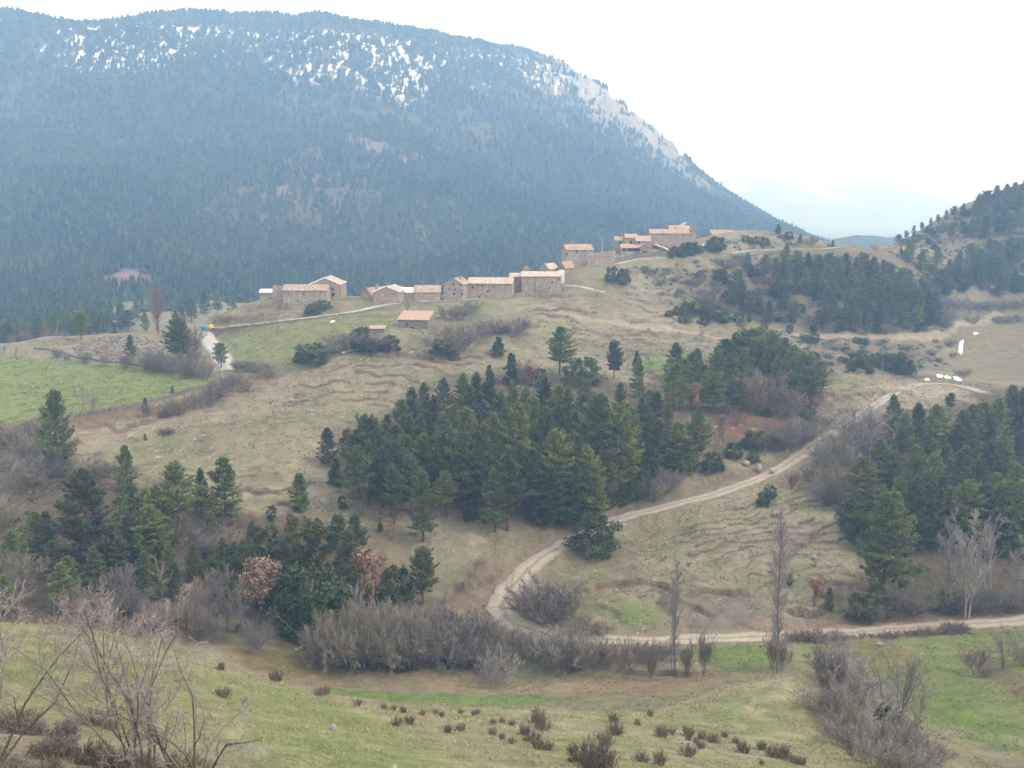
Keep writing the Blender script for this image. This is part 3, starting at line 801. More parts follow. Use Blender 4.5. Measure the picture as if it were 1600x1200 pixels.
def tiled(s, p00, p10, p01, p11, thick=.14, period=.42, amp=.05):
    """a roof plane from eave (p00-p10) to ridge (p01-p11): ribbed rows of barrel tiles on a slab"""
    p00, p10, p01, p11 = map(lambda p: np.array(p, float), (p00, p10, p01, p11))
    w = np.linalg.norm(p10 - p00); n = max(2, int(w / period) * 2); nrm = np.cross(p10 - p00, p01 - p00); nrm /= np.linalg.norm(nrm)
    if nrm[2] < 0: nrm = -nrm
    b = len(s.v); L = 4
    for i in range(n + 1):
        t = i / n; h = thick + (amp if i % 2 else 0)
        e, r_ = p00 + (p10 - p00) * t, p01 + (p11 - p01) * t
        for k in range(L):
            q = e + (r_ - e) * k / (L - 1); s.v.append(tuple(q + nrm * h))
        s.v.append(tuple(e)); s.v.append(tuple(r_))
    st = L + 2
    for i in range(n):
        o, p = b + i * st, b + (i + 1) * st
        for k in range(L - 1): s.f.append((o + k, p + k, p + k + 1, o + k + 1))
        s.f.append((o + L, p + L, p, o)); s.f.append((o + L - 1, p + L - 1, p + L + 1, o + L + 1)); s.f.append((o + L, o + L + 1, p + L + 1, p + L))
    for o in (b, b + n * st):
        s.f.append(tuple([o + L] + [o + k for k in range(L)] + [o + L + 1]))
    return s
def opening(root, kind, x, z, w, h, m, frame, y=0.0):
    """window or door on the front wall, standing a little proud of it: frame and pane"""
    f = Sol(); t = .10 if kind == 'window' else .12
    f.box((x - w/2 - t, y - .07, z), (x - w/2, y + .02, z + h)); f.box((x + w/2, y - .07, z), (x + w/2 + t, y + .02, z + h))
    f.box((x - w/2 - t, y - .08, z + h), (x + w/2 + t, y + .02, z + h + t))
    if kind == 'window': f.box((x - w/2 - t, y - .10, z - t), (x + w/2 + t, y + .02, z))
    o = link(kind, f.mesh(kind, frame), root)
    p = Sol().box((x - w/2, y - .02, z), (x + w/2, y + .02, z + h))
    link('pane' if kind == 'window' else 'leaf', p.mesh('pane', m), o)
    return o
def house(px0, px1, yb, ye, yr_, kind, depth, wall, roof, label, dd=0.0, d=None, rot=0.0, windows=(), doors=(), verge=None, name='stone_house', cat='house', chimney=None, over=.3, ridge_at=.5, below=3.0, group=None):
    pm = (px0 + px1) / 2
    if d is None: d = hit(pm, yb, 200)[1] + dd
    zf = lambda py, dist: ray(pm, py)[2] / ray(pm, py)[1] * dist
    z0 = zf(yb, d); ze = zf(ye, d); s = d * CP - z0 * SP
    W = (px1 - px0) / F * s
    cr, sr = math.cos(rad(rot)), math.sin(rad(rot))
    if rot: W = max(2.0, (W - depth * abs(sr)) / cr)
    X = (pm - 800) / F * s
    eave = ze - z0
    if kind == 'gable': rise = zf(yr_, d) - ze
    elif kind == 'mono': rise = zf(yr_, d + depth) - ze
    elif kind == 'none': rise = 0
    else: rise = zf(yr_, d + depth * ridge_at) - ze
    rise = max(rise, .5) if kind != 'none' else 0
    root = bpy.data.objects.new(name, None); COL.objects.link(root)
    # the visible front corner stays put when the house is turned
    root.location = (X + (depth * sr / 2), d + (0 if not rot else .0), z0)
    root.rotation_euler = (0, 0, rad(-rot))
    tag(root, label, cat, group)
    w = W / 2; b = Sol(); D = depth
    if kind == 'gable':
        b.poly_prism([(-w, -below), (w, -below), (w, eave), (0, eave + rise), (-w, eave)], 0, D, 'y')
        r_ = Sol(); o = over
        for sg in (-1, 1):
            ex = sg * (w + o); ez = eave - rise * o / w
            tiled(r_, (ex, -o, ez + .02), (ex, D + o, ez + .02), (0, -o, eave + rise + .02), (0, D + o, eave + rise + .02))
    elif kind == 'x':
        yk = D * ridge_at
        b.poly_prism([(0, -below), (D, -below), (D, eave), (yk, eave + rise), (0, eave)], -w, w, 'x')
        r_ = Sol(); o = over
        tiled(r_, (-w - o, -o, eave - rise * o / yk + .02), (w + o, -o, eave - rise * o / yk + .02), (-w - o, yk, eave + rise + .02), (w + o, yk, eave + rise + .02))
        tiled(r_, (-w - o, D + o, eave - rise * o / (D - yk) + .02), (w + o, D + o, eave - rise * o / (D - yk) + .02), (-w - o, yk, eave + rise + .02), (w + o, yk, eave + rise + .02))
    elif kind == 'mono':
        b.poly_prism([(0, -below), (D, -below), (D, eave + rise), (0, eave)], -w, w, 'x')
        r_ = Sol(); o = over; g = rise / D
        tiled(r_, (-w - o, -o, eave - g * o + .02), (w + o, -o, eave - g * o + .02), (-w - o, D + o, eave + rise + g * o + .02), (w + o, D + o, eave + rise + g * o + .02))
    else:                                             # roofless walls with an uneven top
        t = .55; r_ = None; q = random.Random(int(px0))
        def run(x0, y0, x1, y1):
            n = max(2, int((abs(x1 - x0) + abs(y1 - y0)) / 1.2))
            for i in range(n):
                a, c = i / n, (i + 1) / n
                xa, xb = x0 + (x1 - x0) * a, x0 + (x1 - x0) * c; ya, yb2 = y0 + (y1 - y0) * a, y0 + (y1 - y0) * c
                if abs(x1 - x0) > abs(y1 - y0): b.box((min(xa, xb), y0 - t/2, -below), (max(xa, xb), y0 + t/2, eave * q.uniform(.86, 1.04)))
                else: b.box((x0 - t/2, min(ya, yb2), -below), (x0 + t/2, max(ya, yb2), eave * q.uniform(.86, 1.04)))
        run(-w, 0, w, 0); run(-w, D, w, D); run(-w, .3, -w, D - .3); run(w, .3, w, D - .3)
    link('wall', b.mesh('wall', wall), root)
    if r_ is not None:
        ro = link('roof', r_.mesh('roof', roof), root)
        if chimney is not None:
            cx, h = chimney; c = Sol().box((cx - .3, D * ridge_at - .3, eave + rise * .5), (cx + .3, D * ridge_at + .3, eave + rise + h)); c.box((cx - .4, D * ridge_at - .4, eave + rise + h), (cx + .4, D * ridge_at + .4, eave + rise + h + .12))
            link('chimney', c.mesh('chimney', S_warm), ro)
    if verge is not None and kind == 'gable':
        v = Sol(); o = over
        for sg in verge:
            ang = math.atan2(rise, w)
            v.poly_prism([(sg * (w + o), eave - rise * o / w - .12), (sg * (w + o), eave - rise * o / w + .26), (0, eave + rise + .30), (0, eave + rise - .10)], -o - .09, -o + .03, 'y')
        link('verge_board', v.mesh('verge_board', P_white), root)
    tox = lambda px: ((px - 800) / F * s - X) / cr
    for (px, py, ww, hh, *mm_) in windows: opening(root, 'window', tox(px), zf(py, d) - z0 - hh / 2, ww, hh, mm_[0] if mm_ else P_dark, S_grey)
    for (px, py, ww, hh, mm_) in doors: opening(root, 'door', tox(px), zf(py, d) - z0 - hh, ww, hh, mm_, S_grey)
    return root, dict(d=d, W=W, eave=eave, rise=rise, z0=z0, X=X, s=s)

house(406,427,463,457,452,'x',4,S_grey,T_white,'low shed with white sheet roof, first building at the village tail',name='shed',cat='shed')
house(427,444,469,447,447,'none',5,S_grey,None,'roofless square stone block between white shed and long barn',name='ruined_house',cat='ruin')
_, b3 = house(443,511,476,454,445,'x',7,S_grey,T_orange,'long stone barn with bright orange tiled roof and two tiny openings',windows=[(475,460,.5,.6),(466,470,.5,.6),(452,459,.4,.5)],name='stone_barn',cat='barn')
house(484,533,469,444.5,434,'gable',12,S_grey,T_grey,'big gabled house with white roof edges behind the long barn',d=b3['d']+8.5,windows=[(520,451,.7,.9),(521,460,.9,1.1),(512,455,.5,.6)],verge=(-1,1))
house(542,583,470,462,450,'gable',9,S_warm,T_orange,'house with one long orange roof slope coming down towards the barn',d=b3['d']+7,rot=32,chimney=(1.0,1.0))
_, b6 = house(574,624,475,456.5,448,'gable',11,S_warm,T_grey,'windowless gabled barn with one white roof edge',rot=10,verge=(-1,),name='stone_barn',cat='barn')
house(613,652,469,457,449.5,'x',7,S_grey,T_white,'garage with white sheet roof and a large blue grey door',doors=[(644,469,3.0,2.3,P_blue)],windows=[(630,463,.8,.5)],name='garage',cat='garage',d=b6['d']+5)
house(648,688,470,456.5,446,'x',7,S_warm,T_orange,'low orange roofed house with two pale arched doors',doors=[(663,469,2.2,2.4,P_pblue),(676.5,470,1.5,2.0,P_pblue)],d=b6['d']+4)
house(684,724,470,444.5,435,'gable',9,S_grey,T_orange,'tall gabled house with small scattered windows beside the road',rot=14,windows=[(704,444,.55,1.0),(715,445,.55,.6),(697.5,452,.55,.6),(706.5,452,.55,.6),(705,459.5,.7,.8),(717,459.5,.7,.8)],chimney=(1.2,.7))
house(728,800,466,443,434,'x',7,S_warm,T_pale,'long house with lichen pale roof and reddish door canopy',windows=[(737,449,.6,.6),(745,447,.6,.6),(752,447,.5,.5),(761,455,.6,.8),(770,448,.5,.5)],doors=[(747,462,1.0,2.0,P_wood)],rot=6)
_, b12 = house(815,877,458,432,424.5,'x',8,S_warm,T_pale,'large plain house with pale pink tiles and a dark vertical joint',windows=[(850,437.5,.5,.6),(863,441,.7,.5),(835.7,445,.16,5.2),(873,436,.5,.6),(858,450,.5,.6),(824,440,.4,.5)],chimney=(4.5,.8))
rc, b11 = house(797,829,458,433,427,'x',8,S_red,T_pale,'little chapel with bell gable squeezed between the two long houses',d=b12['d']+5,doors=[(799,458,1.1,2.3,P_wood)],name='chapel',cat='chapel')
bg = Sol(); bx0 = b11['W']/2 - 2.6; bz0 = b11['eave']
for a, c in ((0, .55), (.85, 1.25), (1.55, 2.1)): bg.box((bx0 + a, 3, bz0), (bx0 + c, 3.8, bz0 + 3.1))
bg.box((bx0, 3, bz0 - 1), (bx0 + 2.1, 3.8, bz0 + 1.2)); bg.poly_prism([(bx0 - .15, bz0 + 3.1), (bx0 + 2.25, bz0 + 3.1), (bx0 + 1.05, bz0 + 4.0)], 2.9, 3.9, 'y')
link('bell_gable', bg.mesh('bell_gable', S_warm), rc)
house(829,858,432,420,412.5,'gable',9,S_warm,T_pale,'gabled house with pale roof behind the large plain house',d=b12['d']+13,rot=24)
house(856,882,432,418,409,'gable',9,S_red,T_orange,'gabled house with orange roof at the bend, behind the pale roofed one',d=b12['d']+17,rot=26)
house(873,881,430,422.5,422,'none',3,T_white,None,'low whitewashed wall enclosure at the road bend',d=b12['d']+11,name='walled_yard',cat='wall')
house(885,934,413,390.5,382,'x',7,S_grey,T_orange,'tall square house with orange hipped looking roof on the upper terrace',rot=-14,windows=[(889,397,.7,.9),(904,394,.7,.9),(916,393,.6,.7)],chimney=(-1.8,.8))
house(961,978,394,376,370,'x',6,S_grey,T_orange,'lower wing with two windows joined to the narrow tower house',windows=[(969,381,1.0,1.2)])
house(977,995,394,371.5,366,'x',6,S_grey,T_pink,'narrow tower house between two lower wings',windows=[(985,378.5,.9,1.3)],dd=.5)
house(994,1016,394,376.5,369,'x',6,S_grey,T_pink,'lower orange roofed wing on the ramp side of the tower house',windows=[(998,379,.8,.9)],dd=.2)
rl, bl = house(971,1003,393,387.5,382,'mono',3.4,S_grey,T_pink,'open fronted lean-to with red roof below the tower house',dd=-5,name='lean_to',cat='shed')
opening(rl, 'door', 1.2, .1, 5.6, 1.05, P_dark, P_oldw); opening(rl, 'door', -3.0, .1, 1.2, 1.0, P_dark, P_oldw)  # no real doors: near-black panels paint the shade inside the open front
house(1000,1013,393,386,382,'gable',4,S_red,T_orange,'tiny red brown gabled shed beside the lean-to',dd=-4,name='shed',cat='shed',doors=[(1007,392,1.4,1.5,P_dark)])
_, b18 = house(1016,1076,387,365,358.5,'x',9,S_warm,T_orange,'long high house with orange roof at the top of the ramp',windows=[(1034,367,.5,.6),(1052,370,.4,.5),(1066,367,.4,.5)],chimney=(3.0,.8))
house(1046,1077,372,358.5,352.5,'x',7,S_warm,T_orange,'short orange roof stepped up behind the long high house',d=b18['d']+10)
house(1060,1087,372,357,348,'gable',8,S_grey,T_grey,'grey gabled roof, highest in the village',d=b18['d']+14)
house(1112,1151,374,366,359.5,'x',7,S_grey,T_orange,'last orange roofed house sunk behind the crest, with stubby chimney',d=447,chimney=(1.0,.9),rot=-8)
rb, bb = house(616,669,513,500,486.5,'mono',7,S_dry,T_pink,'half ruined field barn with pink tiled roof on the hump',rot=9,name='field_barn',cat='barn',windows=[(633,507,.5,1.4)],doors=[(640,511,1.6,.9,P_dark)])
house(577,600,522,514,510.5,'mono',3,S_dry,T_pink,'little brick red roofed shed beside the field barn',name='shed',cat='shed')
house(1371,1406,393,383,382,'none',8,S_warm,None,'roofless stone ruin on the saddle of the right hill',name='ruined_house',cat='ruin')

# ------------------------------------------------------------------ stone walls
def stones_along(pts, h, thick, size, seed, taper=0):
    r = np.random.default_rng(seed); V = []; Fc = []
    seg = np.linalg.norm(np.diff(pts[:, :2], axis=0), axis=1); L = seg.sum(); cum = np.concatenate([[0], np.cumsum(seg)])
    rows = max(1, int(h / (size * .62)))
    for row in range(rows):
        t = r.random() * size
        while t < L:
            w = size * r.uniform(.7, 1.5); k = min(len(seg) - 1, np.searchsorted(cum, t) - 1 if t > 0 else 0); k = max(k, 0)
            f = (t - cum[k]) / max(seg[k], 1e-6); p = pts[k] + (pts[k + 1] - pts[k]) * f; u = (pts[k + 1] - pts[k])[:2] / max(seg[k], 1e-6); n = np.array([-u[1], u[0]])
            if row >= rows - 1 and r.random() < .35: t += w; continue
            zc = p[2] - .15 + (row + .5) * size * .66; c = np.array([[a, b, e] for a in (-.5, .5) for b in (-.5, .5) for e in (-.5, .5)]) * [w * 1.03, thick * r.uniform(.85, 1.1), size * .68] + r.normal(0, .035, (8, 3))
            c = c[:, :1] * np.append(u, 0) + c[:, 1:2] * np.append(n, 0) + c[:, 2:] * [0, 0, 1]
            n0 = len(V) * 8; V.append(c + [p[0], p[1], zc]); Fc += [(n0 + a, n0 + b, n0 + c_, n0 + d) for a, b, c_, d in ((0,1,3,2),(4,6,7,5),(0,4,5,1),(2,3,7,6),(0,2,6,4),(1,5,7,3))]
            t += w
    return np.concatenate(V), np.array(Fc)
def dry_wall(pixels, h, label, name='dry_stone_wall', size=.36, thick=.6, seed=1, m=None, off=0.0, coping=None, dmin=90):
    w = resample(np.array([hit(a, b, dmin) for a, b in pixels]), 1.0)
    w[:, 1] += off; w[:, 2] = ground_z(w[:, 0], w[:, 1])
    root = bpy.data.objects.new(name, None); COL.objects.link(root); root.location = w[0]
    V, Fc = stones_along(w - w[0], h, thick, size, seed)
    tag(root, label, 'wall')
    tag(link('stones', np_mesh('stones', V, Fc, m or S_dry), root), kind='stuff')
    if coping is not None:
        c = Sol()
        for i in range(len(w) - 1):
            a, b = w[i] - w[0], w[i + 1] - w[0]; n = len(c.v); hh = h
            u = (b - a)[:2]; u = u / np.linalg.norm(u); q = np.array([-u[1], u[0]]) * (thick * .62)
            for p in (a, b):
                for sg in (-1, 1):
                    for e in (hh, hh + .16): c.v.append((p[0] + q[0] * sg, p[1] + q[1] * sg, p[2] + e))
            c.f += [tuple(n + k for k in f) for f in ((0,1,3,2),(4,6,7,5),(1,5,7,3),(0,4,5,1),(2,3,7,6),(0,2,6,4))]
        link('coping', c.mesh('coping', coping), root)
    return root
dry_wall([(120,652),(160,645),(200,638),(240,628),(275,618),(310,609),(340,600),(372,592)], 1.15, 'long grey dry stone wall along the near edge of the green field', seed=2)
dry_wall([(55,545),(110,556),(170,566),(240,576),(320,588)], .7, 'low dry stone wall along the far edge of the green field', seed=3)
dry_wall([(338,522),(352,514),(400,509),(450,503),(500,497),(560,489),(600,482)], .8, 'stone parapet on the field side of the concrete lane', name='parapet_wall', seed=4, size=.34)
dry_wall([(806,463),(830,463),(850,464),(880,465),(905,464),(930,462)], 1.5, 'retaining wall of pale stones under the large plain house', name='retaining_wall', seed=5, m=S_warm)
dry_wall([(620,474),(660,474),(700,473),(730,472)], .9, 'retaining wall carrying the road before the garage', name='retaining_wall', seed=6, m=S_warm)
dry_wall([(917,417),(930,416),(945,414),(960,412)], 5.0, 'high blank stone terrace wall beside the tall square house', name='terrace_wall', seed=7, size=.5, m=S_warm)
dry_wall([(961,410),(975,408),(990,406)], 2.0, 'lower continuation of the high terrace wall', name='terrace_wall', seed=8, size=.45)
dry_wall([(985,403),(1010,400),(1040,398)], 1.6, 'stone wall between lean-to yard and upper road', name='yard_wall', seed=9, size=.4)
dry_wall([(1013,383),(1022,387),(1032,391),(1043,396)], 1.4, 'ramp wall with white coping going up to the long high house', name='ramp_wall', seed=10, coping=P_white)
dry_wall([(1310,640),(1330,641),(1350,641)], .6, 'short stone kerb wall at the top of the dirt track', seed=12)
dry_wall([(1320,670),(1335,668),(1350,667)], .5, 'second short stone wall where the dirt track turns', seed=13)
dry_wall([(1160,520),(1200,524),(1250,528),(1300,532),(1350,534)], .9, 'tumbled stone wall above the path under the knoll', seed=14, size=.5, dmin=250)
dry_wall([(1160,400),(1195,396),(1240,393)], .6, 'low stone wall under the crest road', seed=15, dmin=250)

def stone_heap(pixels, n, smin, smax, label, name, seed, m=None, dmin=90):
    """loose stones lying over a patch of ground, joined: nobody could count them"""
    r = np.random.default_rng(seed); px = np.array(pixels, float); V = []; Fc = []
    lo, hi = px.min(0), px.max(0)
    while len(V) < n:
        a = r.uniform(lo, hi)
        if not inside(px, np.array([a[0]]), np.array([a[1]]))[0]: continue
        p = hit(a[0], a[1], dmin); s = smin + (smax - smin) * r.random() ** 2.5
        c = np.array([[i, j, k] for i in (-.5, .5) for j in (-.5, .5) for k in (-.5, .5)]) * s * r.uniform(.6, 1.3, 3) * [1.1, 1.1, .8]
        c = c * r.uniform(.6, 1.1, (8, 1)); t = r.uniform(0, 6.28); R_ = np.array([[math.cos(t), -math.sin(t), 0], [math.sin(t), math.cos(t), 0], [0, 0, 1]])
        n0 = len(V) * 8; V.append(c @ R_.T + p + [0, 0, s * .1]); Fc += [(n0 + a_, n0 + b, n0 + c_, n0 + d) for a_, b, c_, d in ((0,1,3,2),(4,6,7,5),(0,4,5,1),(2,3,7,6),(0,2,6,4),(1,5,7,3))]
    tag(link(name, np_mesh(name, np.concatenate(V), np.array(Fc), m or S_dry)), label, 'stones', kind='stuff')
stone_heap([(110,545),(140,530),(190,524),(235,530),(262,545),(240,556),(180,556),(130,554)], 520, .3, 1.1, 'grey rubble spilling down the bank of the knoll', 'rubble', 1)
stone_heap([(1380,610),(1430,600),(1440,612),(1460,620),(1400,635),(1375,640),(1350,640)], 120, .2, .8, 'pale stones around the cutting at the track top', 'rubble', 2)
stone_heap([(1078,360),(1090,356),(1105,356),(1115,360),(1112,368),(1085,368)], 90, .4, 1.5, 'tumbled stones between the highest roofs and the last house', 'rubble', 21, dmin=380)
stone_heap([(1080,850),(1180,800),(1280,760),(1300,800),(1250,880),(1120,900)], 150, .12, .45, 'pale stones strewn on the terraced bank', 'rubble', 3)
stone_heap([(490,770),(560,790),(600,815),(540,815),(480,800)], 130, .12, .5, 'loose stones on the bare terraced slope', 'rubble', 4)
stone_heap([(560,560),(740,555),(740,570),(640,580),(520,590)], 110, .12, .45, 'loose stones under the scarp of the barn hill', 'rubble', 5)
stone_heap([(980,910),(1030,908),(1060,925),(1010,935),(970,930)], 70, .15, .5, 'pale stones in the eroded bank by the hairpin', 'rubble', 6)
stone_heap([(840,955),(900,975),(960,985),(900,992),(850,975)], 60, .12, .4, 'stones on the verge of the hairpin', 'rubble', 8)
stone_heap([(380,1035),(480,1035),(700,1060),(1000,1070),(1000,1080),(600,1075),(400,1055)], 160, .12, .4, 'stones in the marshy stream bed', 'rubble', 9)
stone_heap([(360,600),(420,595),(400,640),(250,680),(200,680),(330,640)], 130, .1, .4, 'small stones in the worn drove road', 'rubble', 10)

def boulder(px, yt, yb, label, seed, wide=1.0, c=None, dmin=20):
    p, h = span(px, yt, yb); r = np.random.default_rng(seed)
    import bmesh
    bm = bmesh.new(); bmesh.ops.create_icosphere(bm, subdivisions=2, radius=.5)
    dirs = unit(r.normal(size=(7, 3))); cut_ = r.uniform(.32, .46, 7)
    for v in bm.verts:
        q = np.array(v.co)
        for dd_, cc in zip(dirs, cut_):
            t = q @ dd_
            if t > cc: q = q - dd_ * (t - cc)
        v.co = q + r.normal(0, .012, 3)
    me_ = bpy.data.meshes.new('boulder'); bm.to_mesh(me_); bm.free(); me_.materials.append(c or S_pale)
    o = link('boulder', me_, None, p + [0, 0, h * .38], r.uniform(0, 6)); o.scale = (h * wide * 1.0, h * wide * .9, h * 1.05)
    tag(o, label, 'rock')
S_pale = plain_mat('pale_rock', (.27,.255,.235), .9, .25, 3.0)
S_drk = plain_mat('brown_rock', (.17,.14,.115), .9, .3, 3.0)
def unit(v): return v / (np.linalg.norm(v, axis=-1, keepdims=True) + 1e-9)
def span(px, yt, yb):
    p = hit(px, yb, 22); x, y, z = ray(px, yt); return p, z / y * p[1] - p[2]
boulder(520,1130,1141,'pale rounded boulder lying in the near green meadow',1)
boulder(616,1194,1203,'white stone at the very bottom of the near meadow',2,1.3)
boulder(1186,723,738,'taller upright white stone above the track',3,.7)
boulder(1206,729,740,'shorter upright white stone above the track',4,.9)
boulder(1166,718,727,'flat pale rock uphill of the two upright stones',5,1.4)
boulder(1290,680,690,'brown boulder in the middle of the track top, larger',6,1.2,S_drk)
boulder(1300,679,687,'brown boulder in the middle of the track top, smaller',7,1.2,S_drk)
boulder(1213,794,806,'pale rock beside the dark bush on the rutted bank',8,1.2)
boulder(1271,866,874,'single white stone in the middle of the terraced bank',9)
boulder(463,1012,1018,'white stone on the stream bank, lower',10,1.2)
boulder(470,1009,1014,'white stone on the stream bank, upper',11,1.2)
boulder(455,620,628,'white stone beside the worn drove road',12)
boulder(801,945,952,'pale stone on the inner edge of the hairpin',13)
boulder(889,585,600,'upright grey rock among the trees behind the grove',14,.7)
boulder(1158,578,592,'grey rock face showing in the pine clump',15,.9)
boulder(1375,1002,1008,'flat stone in the rushes of the low meadow',16,2.0)

# ------------------------------------------------------------------ concrete steps, bins, poles, car, snow
p0 = hit(535, 551, 200); p1 = hit(566, 543, 200)
st_ = bpy.data.objects.new('concrete_steps', None); COL.objects.link(st_); st_.location = p0
tag(st_, 'row of white concrete slabs stepping up the slope to the brick red shed', 'steps')
for k in range(5):
    a = (p1 - p0) * (k / 5); e = (p1 - p0) * ((k + .8) / 5)
    me_ = Sol().box((a[0], -.6, -.3), (e[0], .6, .22)).mesh('slab', P_white if k == 0 else P_conc)
    q = link('slab', me_, st_); q.location = (0, a[1], a[2] + .05)
def bin_(px, yt, yb, c, label):
    p, h = span(px, yt, yb); h = max(h, 1.6)
    root = bpy.data.objects.new('recycling_bin', None); COL.objects.link(root); root.location = p
    tag(root, label, 'recycling bin', 'recycling bins by the road')
    def lathe(name, prof, m, n=16):
        a = np.linspace(0, 2 * math.pi, n, endpoint=False); V = np.concatenate([np.stack([np.cos(a) * r, np.sin(a) * r, np.full(n, z)], 1) for r, z in prof])
        q = [(i * n + j, i * n + (j + 1) % n, (i + 1) * n + (j + 1) % n, (i + 1) * n + j) for i in range(len(prof) - 1) for j in range(n)]
        return link(name, np_mesh(name, V, np.array(q), m, True), root)
    lathe('body', [(.01, 0), (.62, 0), (.74, .25), (.78, .8), (.76, h * .58)], c)
    lathe('dome', [(.80, h * .58), (.78, h * .66), (.68, h * .84), (.42, h * .97), (.15, h), (.01, h)], c)
    for a in (0, math.pi): 
        o = link('slot', Sol().box((-.16, -.82, h * .68), (.16, -.66, h * .78)).mesh('slot', P_dark), root); o.rotation_euler = (0, 0, a)
    lathe('lifting_ring', [(.10, h), (.10, h + .12), (.05, h + .12), (.05, h)], P_conc, 8)
bin_(317.3,509.5,516,plain_mat('green_plastic', (.02,.26,.14), .4, .05),'green dome shaped recycling bin at the road bend')
bin_(323.3,508,516,plain_mat('blue_plastic', (.10,.28,.52), .4, .05),'blue recycling bin in the middle of the three at the road bend')
bin_(330.0,507,515,plain_mat('yellow_plastic', (.78,.42,.03), .4, .05),'yellow recycling bin nearest the grassy bank at the road bend')
def pole(px, yt, yb, label):
    p, h = span(px, yt, yb); root = bpy.data.objects.new('utility_pole', None); COL.objects.link(root); root.location = p; tag(root, label, 'utility pole')
    link('mast', Sol().poly_prism([(-.16, -.4), (.16, -.4), (.10, h), (-.10, h)], -.14, .14, 'y').mesh('mast', P_conc), root)
    link('crossarm', Sol().box((-.7, -.2, h - .5), (.7, -.145, h - .36)).mesh('crossarm', P_oldw), root)
    for x in (-.6, 0, .6): link('insulator', Sol().box((x - .05, -.2, h - .355), (x + .05, -.14, h - .15)).mesh('insulator', P_white), root)
pole(1076.5,373,397,'concrete utility pole by the dark bushes, on the house side')
pole(1080.5,371,398,'slightly taller utility pole by the dark bushes, on the car side')
pole(941,371,396,'thin dark pole beside the tall square house')
p = hit(1104, 387, 300)
car = bpy.data.objects.new('parked_car', None); COL.objects.link(car); car.location = p + [0, 0, .12]; car.rotation_euler = (0, 0, rad(8)); tag(car, 'white car parked among the dark bushes by the upper houses', 'car')
P_car = plain_mat('white_car_paint', (.78,.78,.77), .3, .02); P_tyre = plain_mat('black_rubber', (.02,.02,.02), .8, .1)
link('body', Sol().poly_prism([(-2.1,.28),(2.05,.28),(2.1,.7),(1.9,.85),(1.05,.98),(.45,1.45),(-1.2,1.48),(-1.9,1.0),(-2.12,.9)], -.82, .82, 'y').mesh('body', P_car), car)
for sg in (-1, 1):
    y0 = sg * .825
    for a in ([(-1.6,1.0),(-1.15,1.38),(-.42,1.38),(-.42,1.0)], [(-.32,1.0),(-.32,1.38),(.40,1.36),(.82,1.0)]):
        link('side_window', Sol().poly_prism(a, y0 - .01, y0 + .01, 'y').mesh('side_window', P_dark), car)
    for x in (-1.3, 1.3):
        a = np.linspace(0, 2 * math.pi, 14, endpoint=False)
        wv = Sol().poly_prism([(x + math.cos(t) * .33, .33 + math.sin(t) * .33) for t in a], y0 - .12 * sg, y0 + .05 * sg, 'y')
        wh = link('wheel', wv.mesh('wheel', P_tyre), car)
        link('rim', Sol().poly_prism([(x + math.cos(t) * .18, .33 + math.sin(t) * .18) for t in a], y0 + .05 * sg, y0 + .06 * sg, 'y').mesh('rim', P_conc), wh)
M_snow = plain_mat('old_snow', (.82,.84,.87), .7, .04, .8)
def snow(pixels, label, h=.2, dmin=250):
    w = np.array([hit(a, b, dmin)[:2] for a, b in pixels]); w = resample(np.vstack([w, w[:1]]), .7)[:-1]; c = w.mean(0)
    w = c + (w - c) * (.62 + .62 * fbm(w[:, 0] / 1.6, w[:, 1] / 1.6, 2, 8))[:, None]
    V = []; q = []; n = len(w); rings = 5
    for k in range(rings):
        f = 1 - k / (rings - 1) * .98; pts = c + (w - c) * f
        zz = np.array([ground_z(x, y) for x, y in pts]).ravel(); V.append(np.column_stack([pts, zz + h * math.sin(min(1, k / 2.5) * 1.57) - (.05 if k == 0 else 0)]))
    for k in range(rings - 1):
        for j in range(n): q.append((k * n + j, k * n + (j + 1) % n, (k + 1) * n + (j + 1) % n, (k + 1) * n + j))
    tag(link('snow', np_mesh('snow', np.concatenate(V), np.array(q), M_snow, True)), label, 'snow', kind='stuff')
snow([(1497,553),(1503,553),(1505,540),(1506,531),(1501,531),(1498,541)], 'bright upright strip of old snow on the far right meadow')
snow([(1520,521),(1528,519),(1530,521),(1523,523)], 'small snow remnant on the upper far right meadow')
snow([(1488,589),(1502,592),(1503,595),(1492,594)], 'largest lump of snow in the far stream bed', .5)
snow([(1462,585),(1474,587),(1472,590),(1464,588)], 'middle snow lump in the far stream bed', .4)
snow([(1474,588),(1486,590),(1485,592),(1476,591)], 'thin snow strip in the far stream bed', .4)
snow([(1444,592),(1452,592),(1451,594.5),(1445,594.5)], 'snow lump beside the far stream', .4)
snow([(515,503),(522,501),(524,502.5),(517,504.5)], 'white scrap of snow on the sloping field', .25, 200)
# ------------------------------------------------------------------ plant materials
def leaf_mat(name, dark, light, var=.25, rough=.6):
    m, nt, b = mat_new(name)
    a = N(nt, 'ShaderNodeAttribute', attribute_name='tint'); oi = N(nt, 'ShaderNodeObjectInfo')
    r = ramp(nt, a.outputs['Fac'], [(0, dark), (1, light)])
    q = ramp(nt, oi.outputs['Random'], [(0, (1 - var, 1 - var, 1 - var * .6)), (.5, (1, 1, 1)), (1, (1 + var * 1.1, 1 + var, 1 - var * .4))])
    c = mix(nt, r.outputs[0], q.outputs[0], 1.0, 'MULTIPLY')
    nt.links.new(c, b.inputs['Base Color'])
    b.inputs['Roughness'].default_value = rough
    return m
M_pine = leaf_mat('pine_needles', (.052,.076,.036), (.195,.240,.098), .36)
M_forest = leaf_mat('forest_needles', (.026,.044,.026), (.085,.115,.050), .0)
M_box = leaf_mat('evergreen_leaves', (.024,.044,.018), (.100,.140,.050), .3)
